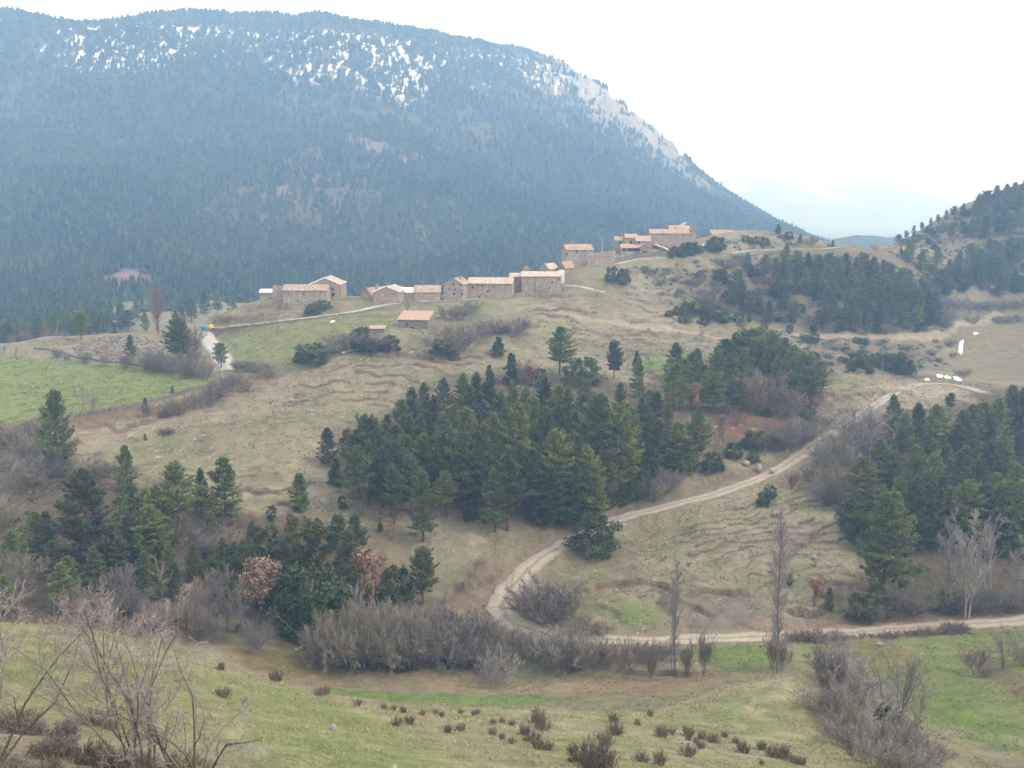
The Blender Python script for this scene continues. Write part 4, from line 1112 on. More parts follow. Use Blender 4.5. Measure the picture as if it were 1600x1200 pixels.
M_olive = leaf_mat('yellow_green_leaves', (.030,.042,.010), (.105,.115,.028), .25)
M_oakleaf = leaf_mat('dry_oak_leaves', (.17,.110,.075), (.36,.245,.170), .12)
M_bark = leaf_mat('bark', (.060,.048,.040), (.125,.098,.078), .2)
M_twig = leaf_mat('grey_twigs', (.100,.087,.080), (.215,.190,.176), .2)
M_twigred = leaf_mat('reddish_twigs', (.105,.080,.070), (.220,.170,.148), .18)
M_pale = leaf_mat('pale_twigs', (.140,.128,.118), (.310,.285,.262), .15)
M_heath = leaf_mat('heather_twigs', (.100,.082,.068), (.230,.190,.158), .2)
M_birch = leaf_mat('birch_bark', (.28,.25,.22), (.52,.49,.45), .1)
M_popl = leaf_mat('poplar_twigs', (.115,.078,.058), (.230,.165,.125), .1)
M_thorn = leaf_mat('thorn_twigs', (.11,.092,.086), (.33,.275,.262), .05)

class Geo:
    def __init__(s): s.v = []; s.f = []; s.t = []; s.n = 0
    def tri(s, V, tint):                       # V (n,3,3)
        n = len(V)
        if n == 0: return
        s.v.append(V.reshape(-1, 3)); s.f.append(np.arange(n * 3).reshape(n, 3) + s.n); s.t.append(np.repeat(tint, 3)); s.n += n * 3
    def seg(s, P0, P1, r0, r1, tint, sides=3):
        P0 = np.asarray(P0, float).reshape(-1, 3); P1 = np.asarray(P1, float).reshape(-1, 3); n = len(P0)
        if n == 0: return
        r0 = np.broadcast_to(np.asarray(r0, float), (n,)); r1 = np.broadcast_to(np.asarray(r1, float), (n,)); tint = np.broadcast_to(np.asarray(tint, float), (n,))
        D = P1 - P0; D = D / (np.linalg.norm(D, axis=1, keepdims=True) + 1e-9)
        ref = np.where(np.abs(D[:, 2:3]) > .9, np.array([[1., 0, 0]]), np.array([[0, 0, 1.]]))
        A = np.cross(D, ref); A /= np.linalg.norm(A, axis=1, keepdims=True) + 1e-9; B = np.cross(D, A)
        ang = np.arange(sides) * 2 * math.pi / sides
        ring = np.cos(ang)[None, :, None] * A[:, None] + np.sin(ang)[None, :, None] * B[:, None]
        V = np.concatenate([P0[:, None] + ring * r0[:, None, None], P1[:, None] + ring * r1[:, None, None]], 1)
        f = []
        for k in range(sides):
            k2 = (k + 1) % sides
            f += [(k, k2, sides + k2), (k, sides + k2, sides + k)]
        s.v.append(V.reshape(-1, 3)); s.f.append((np.array(f)[None] + (np.arange(n) * 2 * sides)[:, None, None]).reshape(-1, 3) + s.n)
        s.t.append(np.repeat(tint, 2 * sides)); s.n += n * 2 * sides
    def mesh(s, name, m, smooth=False):
        return np_mesh(name, np.concatenate(s.v), np.concatenate(s.f), m, smooth, attrs={'tint': np.clip(np.concatenate(s.t), 0, 1)})
def unit(v): return v / (np.linalg.norm(v, axis=-1, keepdims=True) + 1e-9)
def leaves(g, C_, D, L, W, tint, r):
    """pointed leaf faces: base at C, pointing along D"""
    n = len(C_); D = unit(D); side = unit(np.cross(D, unit(r.normal(size=(n, 3)))))
    W = np.broadcast_to(W, (n,))[:, None]; L = np.broadcast_to(L, (n,))[:, None]
    g.tri(np.stack([C_ - side * W * .5, C_ + side * W * .5, C_ + D * L], 1), tint)

def make_pine(seed, H=12., base=.2, R=2.5, prof='cone', dens=1.0, gap=.12, leaf=1.0):
    r = np.random.default_rng(seed); tr, cr = Geo(), Geo()
    zs = np.linspace(-.6, H * .97, 14)
    bend = np.cumsum(r.normal(0, .05, (14, 2)), 0) * H / 14; bend[0] = 0
    tp = np.column_stack([bend, zs]); rt = .20 * (H / 12) * (1 - np.clip(zs / H, 0, 1)) ** .8 + .03
    tr.seg(tp[:-1], tp[1:], rt[:-1], rt[1:], r.uniform(.3, .7, 13), 6)
    at = lambda z: np.array([np.interp(z, zs, tp[:, 0]), np.interp(z, zs, tp[:, 1]), z])
    zb = H * base; z = zb; az0 = 0; lean = r.uniform(0, 6.28)
    while z < H * .985:
        t = (z - zb) / (H - zb)
        if prof == 'cone': pf = (1 - t) ** .62 * (.66 + .34 * min(1, t / .18)) + .04
        elif prof == 'round': pf = math.sqrt(max(0, 1 - (2 * t - .9) ** 2 / 1.25)) * .95 + .04
        else: pf = (1 - t ** 1.8) ** .8 * (.55 + .45 * min(1, t / .25)) + .04
        nb = int(r.integers(4, 7))
        az0 += r.uniform(.3, 1.2)
        for b in range(nb):
            if r.random() < gap: continue
            az = az0 + b * 6.283 / nb + r.normal(0, .25)
            L = R * pf * r.uniform(.6, 1.18) * (1 + .18 * math.cos(az - lean))
            if L < .18: L = .18
            el = rad(-8 + 62 * t ** 1.4) + r.normal(0, .12)
            o = at(z + r.normal(0, .08)); h = np.array([math.cos(az), math.sin(az), 0]); sd = np.array([-h[1], h[0], 0])
            s = np.linspace(0, 1, 4)
            pt = o + np.outer(s * L * math.cos(el), h) + np.outer(s * L * math.sin(el) - .10 * L * s * (1 - s) * 2 + .16 * L * s ** 3, [0, 0, 1])
            tr.seg(pt[:-1], pt[1:], (.012 + .016 * L) * (1 - s[:-1] * .7), (.012 + .016 * L) * (1 - s[1:] * .7), r.uniform(.1, .6, 3), 3)
            n = max(3, int((3 + L * 8.2) * dens))
            q = r.uniform(.22, 1, n) ** .75
            lat = r.normal(0, 1, n) * .20 * L * (1.15 - q * .75)
            c = np.stack([np.interp(q, s, pt[:, k]) for k in range(3)], 1) + lat[:, None] * sd + np.array([0, 0, 1]) * (r.normal(0, .07, n) + np.abs(lat) * .12)[:, None]
            clump = .25 + .35 * r.random()
            m = 7
            cc = np.repeat(c, m, 0) + r.normal(0, .07, (n * m, 3))
            dd = unit(h * .75 + np.sign(lat)[:, None].repeat(m, 0).reshape(n * m, 1) * sd * .35 + np.array([0, 0, .45 + .5 * t]) + r.normal(0, .75, (n * m, 3)))
            tint = np.clip(np.repeat(clump + r.normal(0, .12, n) + .25 * (q - .6), m) + r.normal(0, .10, n * m), 0, 1)
            leaves(cr, cc, dd, r.uniform(.26, .50, n * m) * leaf, r.uniform(.08, .14, n * m) * leaf, tint, r)
        z += (.34 + .22 * r.random()) * (.65 + .45 * (1 - t)) * (H / 12) ** .5
    return tr.mesh('trunk', M_bark), cr.mesh('crown', M_pine)

def make_evergreen(seed, w=1.5, h=3., n_cl=70, per=46, m=None, prof='ball', leaf=.17):
    r = np.random.default_rng(seed); tr, cr = Geo(), Geo()
    for k in range(5):
        a = r.uniform(0, 6.28); tr.seg([(0, 0, -.3)], [(math.cos(a) * w * .4, math.sin(a) * w * .4, h * .6)], .07, .02, .4, 4)
    th = r.uniform(0, 6.283, n_cl); zz = r.uniform(.04, .97, n_cl)
    if prof == 'ball': pr = np.sqrt(np.maximum(.05, 1 - (zz * 1.5 - .55) ** 2))
    elif prof == 'cone': pr = (1 - zz) ** .7 * np.minimum(1, .5 + zz * 3)
    else: pr = np.sqrt(np.maximum(.03, 1 - (zz * 1.9 - .95) ** 2))
    lob = 1 + .28 * np.sin(th * 3 + seed) * np.sin(zz * 7 + seed)
    rr = pr * w * np.sqrt(r.uniform(.35, 1.0, n_cl)) * lob
    c = np.column_stack([np.cos(th) * rr, np.sin(th) * rr, zz * h * (1 + r.normal(0, .05, n_cl))])
    sz = r.uniform(.16, .34, n_cl) * min(w, h * .5) * .8
    C_ = np.repeat(c, per, 0) + unit(r.normal(size=(n_cl * per, 3))) * (np.repeat(sz, per) * r.random(n_cl * per) ** .45)[:, None]
    C_[:, 2] = np.maximum(C_[:, 2], .05)
    out = C_ - np.repeat(c, per, 0)
    tint = np.clip(np.repeat(r.uniform(.1, .75, n_cl), per) + r.normal(0, .18, n_cl * per), 0, 1)
    leaves(cr, C_, unit(out) + r.normal(0, .6, C_.shape) + [0, 0, .35], leaf * r.uniform(.7, 1.5, len(C_)), leaf * .62, tint, r)
    return tr.mesh('stems', M_bark), cr.mesh('crown', m or M_box)

def grow(r, p, d, L, rad_, levels, g_list, upw=.25, curve=.25, kids=(4, 7), ang=(25, 55), ratio=(.45, .75), tip=.35, start=.25, nseg=5):
    """one woody stem and everything that grows from it; g_list[level] collects segments"""
    pts = [p]; dd = d
    for k in range(nseg):
        dd = dd + r.normal(0, curve / nseg ** .5, 3) + np.array([0, 0, upw / nseg]); dd = dd / np.linalg.norm(dd)
        pts.append(pts[-1] + dd * L / nseg)
    pts = np.array(pts); ra = rad_ * (1 - (1 - tip) * np.linspace(0, 1, nseg + 1))
    g_list[0].append((pts[:-1], pts[1:], ra[:-1], ra[1:]))
    if levels == 0: return
    n = int(r.integers(kids[0], kids[1] + 1))
    for k in range(n):
        t = start + (1 - start) * (k + r.random()) / n; t = min(t, .999)
        i = int(t * nseg); q = pts[i] + (pts[i + 1] - pts[i]) * (t * nseg - i); u = pts[i + 1] - pts[i]; u = u / np.linalg.norm(u)
        s = np.cross(u, r.normal(size=3)); s = s / np.linalg.norm(s); a = rad(r.uniform(*ang))
        nd = u * math.cos(a) + s * math.sin(a)
        grow(r, q, nd, L * r.uniform(*ratio) * (1.15 - .6 * t), max(.004, np.interp(t, np.linspace(0, 1, nseg + 1), ra) * .62), levels - 1, g_list[1:], upw, curve, kids, ang, ratio, tip, .2, max(2, nseg - 1))

def make_woody(seed, stems=6, H=3.5, spread=.6, r0=.03, levels=2, upw=.35, kids=(5, 8), ang=(20, 50), ratio=(.4, .65), m=None, mt=None, curve=.3, twig=.010, start=.2, sway=.25, baser=.25, bole=None, thick=None):
    r = np.random.default_rng(seed)
    gl = [[] for _ in range(levels + 1)]
    for k in range(stems):
        a = k * 6.283 / stems + r.normal(0, .3); sp = spread * r.uniform(.25, 1.1)
        d = unit(np.array([math.cos(a) * sp, math.sin(a) * sp, 1.0]))
        p = np.array([math.cos(a), math.sin(a), 0]) * baser * r.random() + np.array([0, 0, -.15])
        grow(r, p, d, H * r.uniform(.75, 1.08), r0 * r.uniform(.7, 1.1), levels, gl, upw, curve, kids, ang, ratio, .3, start)
    st, tw = Geo(), Geo()
    for lv, segs in enumerate(gl):
        if not segs: continue
        P0 = np.concatenate([s[0] for s in segs]); P1 = np.concatenate([s[1] for s in segs]); a = np.concatenate([s[2] for s in segs]); b = np.concatenate([s[3] for s in segs])
        n = len(P0); ti = np.clip(r.normal(.45 + .12 * lv, .18, n), 0, 1)
        if lv == 0: st.seg(P0, P1, a, b, ti, 5)
        else: tw.seg(P0, P1, np.maximum(a, twig), np.maximum(b, twig * .75), ti, 3)
    return st.mesh('stems', m or M_twig), tw.mesh('twigs', mt or m or M_twig), (st, tw)

def make_oak(seed, H=6.):
    r = np.random.default_rng(seed)
    st, tw, (gs, gt) = make_woody(seed, 3, H * .62, .45, .06, 2, .4, (4, 6), m=M_bark)
    P = np.concatenate(gt.v)[::3]
    c = P[r.integers(0, len(P), 2600)] + r.normal(0, .18, (2600, 3))
    g = Geo(); leaves(g, c, r.normal(size=(2600, 3)), r.uniform(.14, .28, 2600), r.uniform(.10, .18, 2600), np.clip(r.normal(.5, .25, 2600), 0, 1), r)
    return st, g.mesh('crown', M_oakleaf)

def make_poplar(seed, H=18., R=1.6, n=150, m=None, base=.12, twigs=16, rt=.14):
    r = np.random.default_rng(seed); tr, cr = Geo(), Geo()
    zs = np.linspace(-.6, H, 12); tp = np.column_stack([np.cumsum(r.normal(0, .06, 12)), np.cumsum(r.normal(0, .06, 12)), zs]); tp[:2, :2] = 0
    ra = rt * (1 - zs.clip(0) / H) ** .9 + .02
    tr.seg(tp[:-1], tp[1:], ra[:-1], ra[1:], r.uniform(.3, .7, 11), 6)
    for k in range(n):
        z = H * (base + (1 - base) * .96 * r.random()); t = z / H
        w = R * math.sin(math.pi * min(1, max(.06, (t - base * .6) / (1 - base * .6)))) ** .6
        a = r.uniform(0, 6.28); L = w * r.uniform(1.6, 3.0)
        o = np.array([np.interp(z, zs, tp[:, 0]), np.interp(z, zs, tp[:, 1]), z])
        d = unit(np.array([math.cos(a) * .5, math.sin(a) * .5, 1.0]) + r.normal(0, .12, 3)); e = o + d * L; e[2] = min(e[2], H * 1.02)
        cr.seg([o], [e], .030, .012, r.random(), 3)
        q = r.uniform(.2, 1, twigs)[:, None]; b = o + (e - o) * q
        dd = unit(d + r.normal(0, .42, (twigs, 3)))
        cr.seg(b, b + dd * (L * r.uniform(.18, .4, twigs))[:, None], .014, .009, np.clip(r.normal(.55, .2, twigs), 0, 1), 3)
    return tr.mesh('trunk', M_birch if m is M_birch else M_twig if m is M_pale else M_bark), cr.mesh('crown', M_twigred if m is M_birch else m or M_popl)

# ------------------------------------------------------------------ prototypes (kept as shared mesh data)
PROTO = {}
for k, (s, kw) in enumerate([(1, dict(H=12, base=.10, R=3.3)), (2, dict(H=12, base=.14, R=3.0)), (3, dict(H=12, base=.10, R=3.5, gap=.18)), (4, dict(H=12, base=.16, R=3.2, prof='mid'))]):
    PROTO['pine', k] = ('pine_tree', ('trunk', 'crown'), make_pine(s, **kw), 12.)
for k, (s, kw) in enumerate([(11, dict(H=14, base=.30, R=3.7, prof='mid', dens=1.15)), (12, dict(H=14, base=.24, R=3.6, prof='cone', dens=1.15)), (13, dict(H=14, base=.34, R=3.7, prof='mid', gap=.15, dens=1.15)), (14, dict(H=14, base=.2, R=3.7, prof='cone', gap=.16, dens=1.15))]):
    PROTO['tall', k] = ('pine_tree', ('trunk', 'crown'), make_pine(s, **kw), 14.)
for k, s in enumerate((21, 22, 23)):
    PROTO['big', k] = ('pine_tree', ('trunk', 'crown'), make_pine(s, H=15, base=.08, R=5.0, prof='mid', dens=1.25, gap=.16, leaf=1.15), 15.)
for k, s in enumerate((31, 32)):
    PROTO['round', k] = ('pine_tree', ('trunk', 'crown'), make_pine(s, H=10, base=.28, R=3.1, prof='round', dens=1.1), 10.)
for k, s in enumerate((41, 42)):
    PROTO['young', k] = ('young_pine', ('trunk', 'crown'), make_pine(s, H=5, base=.03, R=1.35, prof='cone', dens=1.5, leaf=.75), 5.)
for k in range(3):
    PROTO['box', k] = ('evergreen_bush', ('stems', 'crown'), make_evergreen(50 + k, 1.7, 3.0, 95, 50), 3.)
    PROTO['olive', k] = ('evergreen_bush', ('stems', 'crown'), make_evergreen(60 + k, 1.3, 4.2, 90, 46, M_olive, 'col'), 4.2)
    PROTO['juniper', k] = ('juniper', ('stems', 'crown'), make_evergreen(70 + k, 1.1, 4.0, 80, 50, M_box, 'cone'), 4.)
for k in range(4):
    PROTO['bush', k] = ('bare_bush', ('stems', 'twigs'), make_woody(80 + k, 14, 2.9, .95, .026, 2, .25, (9, 12), (18, 52), (.35, .6), twig=.012)[:2], 3.)
for k in range(2):
    PROTO['redbush', k] = ('willow_bush', ('stems', 'twigs'), make_woody(84 + k, 12, 3.0, .6, .022, 2, .4, (7, 10), (15, 40), (.35, .6), m=M_twigred, twig=.012)[:2], 3.)
    PROTO['palebush', k] = ('silver_bush', ('stems', 'twigs'), make_woody(88 + k, 13, 2.8, 1.0, .028, 2, .2, (9, 12), (20, 55), (.35, .6), m=M_pale, mt=M_pale, twig=.012)[:2], 3.)
for k in range(3):
    PROTO['tree', k] = ('bare_tree', ('stems', 'twigs'), make_woody(90 + k, 3, 7.6, .22, .11, 3, .3, (5, 7), (22, 48), (.38, .62), m=M_twig, start=.22, twig=.013)[:2], 8.5)
    PROTO['palet', k] = ('bare_tree', ('stems', 'twigs'), make_woody(94 + k, 2, 8.6, .09, .10, 3, .55, (10, 13), (18, 44), (.26, .46), m=M_pale, start=.18, twig=.012, curve=.16)[:2], 9.)
for k in range(3):
    PROTO['heath', k] = ('heather_shrub', ('stems', 'twigs'), make_woody(100 + k, 30, .82, .85, .010, 2, .25, (7, 10), (15, 50), (.3, .5), m=M_heath, twig=.0065, baser=.35)[:2], .9)
for k in range(2):
    PROTO['oak', k] = ('oak_tree', ('stems', 'crown'), make_oak(110 + k), 5.6)
PROTO['poplar', 0] = ('poplar_tree', ('trunk', 'crown'), make_poplar(120, 17., 1.9, 190, M_popl, .06), 17.)
PROTO['slim', 0] = ('poplar_tree', ('trunk', 'crown'), make_poplar(121, 22., 1.15, 150, M_pale, .12, 14, .13), 22.)
PROTO['slim', 1] = ('poplar_tree', ('trunk', 'crown'), make_poplar(122, 22., .9, 110, M_pale, .12, 12, .11), 22.)
PROTO['birch', 0] = ('birch_tree', ('trunk', 'crown'), make_poplar(123, 10., 1.6, 110, M_birch, .2, 12, .10), 10.)
for k_, (nm_, pt_, ms_, H_) in list(PROTO.items()):           # true height of each prototype
    z_ = np.empty(len(ms_[1].vertices) * 3, np.float32); ms_[1].vertices.foreach_get('co', z_)
    PROTO[k_] = (nm_, pt_, ms_, float(np.percentile(z_[2::3], 99.3)))
KN = {}
for k in PROTO: KN[k[0]] = KN.get(k[0], 0) + 1
_seq = random.Random(5)
PLANTS = []
def put(kind, p, h, label, group, cat='tree', wide=1.0, var=None, name=None):
    v = var if var is not None else _seq.randrange(KN[kind])
    nm, parts, meshes, H = PROTO[kind, v]
    root = bpy.data.objects.new(name or nm, None); COL.objects.link(root)
    s = h / H
    root.location = p; root.rotation_euler = (0, 0, _seq.uniform(0, 6.28)); root.scale = (s * wide, s * wide, s)
    root.empty_display_size = .3
    tag(root, label, cat, group)
    for pn, me_ in zip(parts, meshes):
        link(pn, me_, root)
    PLANTS.append(root)
    return root
def span(px, yt, yb):
    """standing place and height of something whose foot and top are seen"""
    p = hit(px, yb, 22)
    x, y, z = ray(px, yt); h = z / y * p[1] - p[2]
    return p, h
def span_d(px, yt, d):
    p = stand(px, d); x, y, z = ray(px, yt)
    return p, z / y * d - p[2]
def top_at(px, yt, h, dmin, dmax):
    """place where a tree h metres tall would reach a given line of sight"""
    x, y, z = ray(px, yt); d = np.linspace(dmin, dmax, 400)
    g = ground_z(d * x / y, d) + h - d * z / y
    k = int(np.argmax(g > 0)) if (g > 0).any() else int(np.argmin(np.abs(g)))
    return stand(px, d[k])
# ------------------------------------------------------------------ planting: each plant stands where the photograph shows its foot
R6 = random.Random(66)
def foot(kind, px, yt, yb, label, group=None, cat='tree', wide=1.0, var=None, name=None):
    p, h = span(px, yt, yb); return put(kind, p, h, label, group, cat, wide, var, name)
def tall(kind, px, yt, h, dmin, dmax, label, group=None, cat='tree', wide=1.0, var=None, name=None):
    return put(kind, top_at(px, yt, h, dmin, dmax), h, label, group, cat, wide, var, name)

TONE = {'box': 'evergreen', 'olive': 'yellowish', 'bush': 'grey', 'redbush': 'reddish', 'juniper': 'juniper'}
# --- the dense grove on the centre hill
GC, LC = 'pines of the dense central grove', 'dark green pine standing in the dense central grove above the track bend'
foot('young',471,740,797,'bushy young pine alone on the bare terraced slope below the drove road', None, wide=1.2)
foot('pine',513,669,727,'thin crowned small pine at the outer downhill edge of the central grove', None, wide=1.25)
foot('pine',543,671,720,'small bushy pine second in from the drove road edge of the central grove', None, wide=1.3)
foot('round',580,649,776,'wide low branched pine skirted to the ground at the grove corner by the bare slope', None, wide=.85)
foot('young',526,716,757,'short round young pine at the foot of the grove corner by the bare slope', None, wide=1.3)
foot('pine',605,649,706,'slim pine tip rising behind the wide low branched pine', None, wide=1.1)
foot('tall',697,736,808,'small pine with flat spreading layers standing out in front of the central grove', None, wide=1.1, var=0)
foot('tall',731,640,786,'tall pine with bare grey trunk showing, second trunk in the grove front', None, var=1)
foot('tall',756,664,786,'narrow tall pine beside the bare grey trunk in the grove front', None, var=3, wide=.85)
foot('tall',792,711,830,'pine standing lowest of the grove on a bare pale trunk above the hollow', None, wide=1.1, var=2)
foot('tall',830,702,813,'pine on a thin bare stem just uphill of the lowest grove pine', None, var=0)
foot('tall',692,646,764,'pine behind the flat layered small pine in the grove front', None, var=3)
foot('tall',813,632,776,'tall pine in the middle of the grove with pale upper branches', None, var=1)
foot('tall',866,672,800,'full tall pine on the track side of the grove middle', None, var=0)
foot('tall',932,618,778,'tallest pine at the track side of the central grove', None, var=2)
foot('tall',967,636,772,'leaning crowned pine at the uphill track side end of the grove', None, var=1)
foot('pine',1000,621,702,'rounded pine behind the tallest one at the track side of the grove', None)
for x, y in [(630,622),(648,604),(667,596),(695,590),(720,581),(734,604),(745,585),(762,590),(787,616),(800,596),(822,606),(848,640),(872,632),(871,600),(835,618),(855,590),(885,610),(895,640),(905,612),(912,592),(925,640),(945,625),(948,660),(680,622),(655,652),(665,680),(712,636),(775,650),(790,660),(838,655),(850,690),(880,680),(900,680),(915,700),(700,670),(720,690),(945,700),(980,660),(965,600),(985,640),(642,680),(618,660),(780,690),(745,700),(810,690),(890,720),(925,730),(860,735),(770,735),(560,676),(590,672),(560,700),(598,700),(622,690),(618,725),(642,715),(662,735),(640,650),(580,690)]:
    tall(R6.choice(['tall','tall','pine']), x + R6.uniform(-4,4), y + R6.uniform(-4,4), R6.uniform(11.5,14.5), 176, 268, LC, GC, wide=R6.uniform(.88,1.15))
# dark evergreen undergrowth at the foot of the grove
GU, LU = 'evergreen bushes under the central grove', 'dark evergreen bush crouched beneath the pines at the foot of the grove'
for x, yt, yb in [(870,770,812),(890,765,815),(915,770,805),(850,785,818),(940,765,795),(965,765,790),(985,755,782),(905,790,815),(735,790,812),(760,795,815),(1000,735,775),(1010,700,745)]:
    foot('box', x, yt, yb, LU, GU, 'bush', R6.uniform(.8,1.2))
for x, yt, yb in [(905,780,806),(850,750,790),(1000,753,780)]:
    foot('oak', x, yt, yb, 'small oak holding tan dead leaves among the bushes at the grove foot', 'tan oaks at the grove foot')

# --- single trees behind the grove
foot('juniper',765,571,606,'narrow dark juniper on the uphill edge of the central grove', None, 'tree', .9)
foot('juniper',799,553,602,'darker pointed juniper in the gap behind the central grove', None, 'tree')
foot('juniper',779,527,556,'lone cone shaped dark juniper on the grass below the ruined barn', None, 'bush', 1.5)
foot('tall',874,511,586,'tall open topped pine standing clear behind the grove against the meadow', None, wide=1.3, var=0)
foot('round',959,533,592,'pale round crowned pine alone beside the bright green grass patch', None, wide=.85)
foot('box',908,560,600,'broad dark evergreen bush between the two clear standing pines', None, 'bush', 1.3)
foot('juniper',995,549,578,'dark pointed pine tip just behind the pine by the green patch', None, wide=.9)
foot('pine',998,560,620,'conical pine in front of the bright green grass patch', None, wide=.9)
foot('box',1018,612,640,'dark bush beneath the conical pine near the green patch', None, 'bush')
foot('oak',830,565,602,'tan leaved oak in the gap at the uphill edge of the grove', None, wide=1.2)
foot('olive',845,575,605,'grey green bush beside the tan oak at the uphill grove edge', None, 'bush')
foot('redbush',812,560,600,'reddish bare bush behind the tan oak at the uphill grove edge', None, 'bush')
# --- the clump above the reddish bank
GE, LE = 'pines of the clump above the red bank', 'bushy pine in the clump on the brow above the reddish bank'
for x, yt, yb in [(1056,536,592),(1053,568,640),(1082,550,602),(1114,580,646),(1132,530,594),(1152,593,646),(1170,513,590),(1202,517,580),(1203,545,600),(1090,545,590),(1145,522,585),(1185,512,572),(1225,528,588),(1240,540,610),(1120,545,600),(1160,545,610),(1215,560,615),(1070,560,615),(1100,570,625),(1140,555,615),(1185,535,590),(1240,558,620),(1155,522,580),(1222,545,600)]:
    foot(R6.choice(['pine','round','pine','tall']), x, yt, yb, LE, GE, wide=R6.uniform(1.15,1.5))
foot('round',1257,549,636,'broad dark pine at the outer end of the clump, hanging over the bare grass', None, wide=1.15)
foot('round',1278,565,622,'lower round pine crowded against the broad dark end pine', None)
foot('tall',1089,643,728,'pine with a clean straight trunk below the red bank', None, var=0, wide=1.15)
foot('tall',1055,660,736,'grey green wide pine next to the clean trunked pine below the bank', None, var=2, wide=1.2)
foot('pine',1044,632,690,'pale sickly pine top behind the grey green wide pine', None, wide=.8)
for x, yt in [(1025,612),(1012,635),(1030,655)]:
    tall('tall', x, yt, R6.uniform(10,12), 190, 262, LC, GC)
for x, yt, yb, L in [(1005,675,712,'black green bush in the shade beside the uphill end of the grove'),(1113,708,736,'round evergreen bush right below the clean trunked pine'),(1146,692,715,'dark round bush on the bank under the birch'),(1177,673,702,'upright dark bush at the end of the grey hedge'),(1177,706,722,'small dark bush beside the two upright white stones'),(1260,640,668,'dark bush at the track end of the grey hedge'),(1192,630,650,'evergreen bush under the reddish bare trees'),(1065,690,735,'dense dark undergrowth bush beneath the grey green wide pine')]:
    foot('box', x, yt, yb, L, None, 'bush', 1.1)
foot('birch',1126,648,697,'white stemmed birch standing on the reddish bank', None)
foot('oak',1083,596,640,'tan leaved oak between two pines of the clump', None)
foot('oak',1272,605,640,'tan leaved oak under the broad dark end pine', None, wide=1.3)
for x, yt, yb in [(1165,585,640),(1190,575,645),(1205,600,650),(1228,600,650),(1240,615,655),(1180,610,650),(1150,640,665)]:
    foot('redbush', x, yt, yb, 'reddish grey bare tree in the gap of the pine clump', 'reddish bare trees in the pine clump', 'tree', 1.1)
GH = 'bare bushes of the hedge above the track'
for x, yt, yb in [(1190,672,702),(1205,665,700),(1222,662,702),(1238,658,700),(1252,655,694),(1266,652,688),(1277,640,676),(1215,680,705)]:
    foot('bush', x, yt, yb, 'grey bare bush in the hedge running above the top of the track', GH, 'bush', 1.15)
for x, yt, yb in [(1020,745,785),(1035,740,778),(1045,730,765)]:
    foot('bush', x, yt, yb, 'pale grey bare bush between the grove end and the track', 'bare bushes at the grove end', 'bush')

# --- bushes along the track
foot('box',927,806,866,'large round evergreen bush standing at the edge of the dirt track', None, 'bush', 1.05, 0)
foot('box',943,856,872,'small round evergreen bush next to the large one by the track', None, 'bush')
foot('bush',858,903,972,'big dense purple grey thorn bush inside the hairpin bend', None, 'bush', 1.35, 1)
foot('bush',832,905,965,'smaller thorn bush grown into the side of the big one in the hairpin', None, 'bush', 1.0, 2)
foot('bush',887,912,968,'low thorn bush on the meadow side of the big one in the hairpin', None, 'bush', 1.0, 0)
foot('heath',922,973,990,'low brown bramble clump on the verge between hairpin bush and track', None, 'bush', 2)
foot('juniper',594,814,831,'tiny dark juniper alone on the pale slope above the left wood', None, 'bush', 1.1)
foot('box',1203,758,778,'small dark bush leaning over the rutted track edge', None, 'bush', .9)
foot('box',1192,770,790,'lower dark bush below the rutted track edge', None, 'bush', .9)
foot('redbush',1237,735,765,'thin bare bush on the slope under the top of the track', None, 'bush')
foot('redbush',1263,728,752,'reddish bare bush where the track meets the wooded gully', None, 'bush')
foot('olive',1234,897,915,'small upright bush beside the tall slim poplar', None, 'bush', .8)
foot('oak',1271,899,948,'single rust coloured leafy tree on the bank above the lower road', None, wide=.75, var=0)
foot('young',1296,918,953,'small dark pine next to the rust coloured tree', None)

# --- the wood on the far side of the gully
GR, LR = 'pines of the wood beyond the gully', 'dark green pine in the thick wood beyond the gully'
foot('big',1378,772,935,'very large bright green pine at the lower corner of the gully wood', None, wide=.95, var=0)
foot('pine',1347,714,800,'olive green full pine above the large bright one at the wood edge', None, wide=1.35)
foot('pine',1392,618,684,'dark pointed pine at the top corner of the gully wood', None, wide=1.2)
foot('tall',1440,680,768,'big round shouldered pine just behind the violet grey birch', None, wide=1.3, var=1)
foot('round',1484,614,642,'small flat topped pine at the upper rim of the gully wood', None, wide=1.1)
foot('tall',1524,723,812,'broad pine with pale cones in the middle of the gully wood', None, wide=1.35, var=0)
foot('birch',1415,708,780,'violet grey bare birch with white stem among the gully pines', None, wide=1.5)
for x, yt in [(1404,672),(1433,632),(1460,634),(1489,664),(1477,693),(1532,631),(1541,690),(1556,625),(1577,606),(1592,608),(1594,675),(1392,705),(1580,725),(1477,780),(1421,762),(1445,735),(1500,642),(1515,662),(1562,682),(1552,742),(1412,645),(1590,765),(1530,782),(1570,800),(1440,795),(1602,830),(1372,690),(1425,700),(1455,712),(1500,700),(1505,750),(1470,745),(1515,635),(1545,655),(1620,650),(1630,710),(1625,770),(1400,745),(1560,770),(1610,610),(1640,620)]:
    tall(R6.choice(['tall','pine','pine','tall']), x + R6.uniform(-3,3), yt + R6.uniform(-3,3), R6.uniform(11,15), 188, 320, LR, GR, wide=R6.uniform(.95,1.2))
for x, yt, yb, L in [(1477,792,946,'pale bare ash tree uphill in the trio before the gully wood'),(1509,800,968,'tallest pale bare tree, middle of the trio before the gully wood'),(1547,806,944,'pale bare wide tree at the road end of the trio before the wood'),(1588,838,940,'pale bare tree apart from the trio, by the road curve')]:
    foot('palet', x, yt, yb, L, None, wide=1.25)
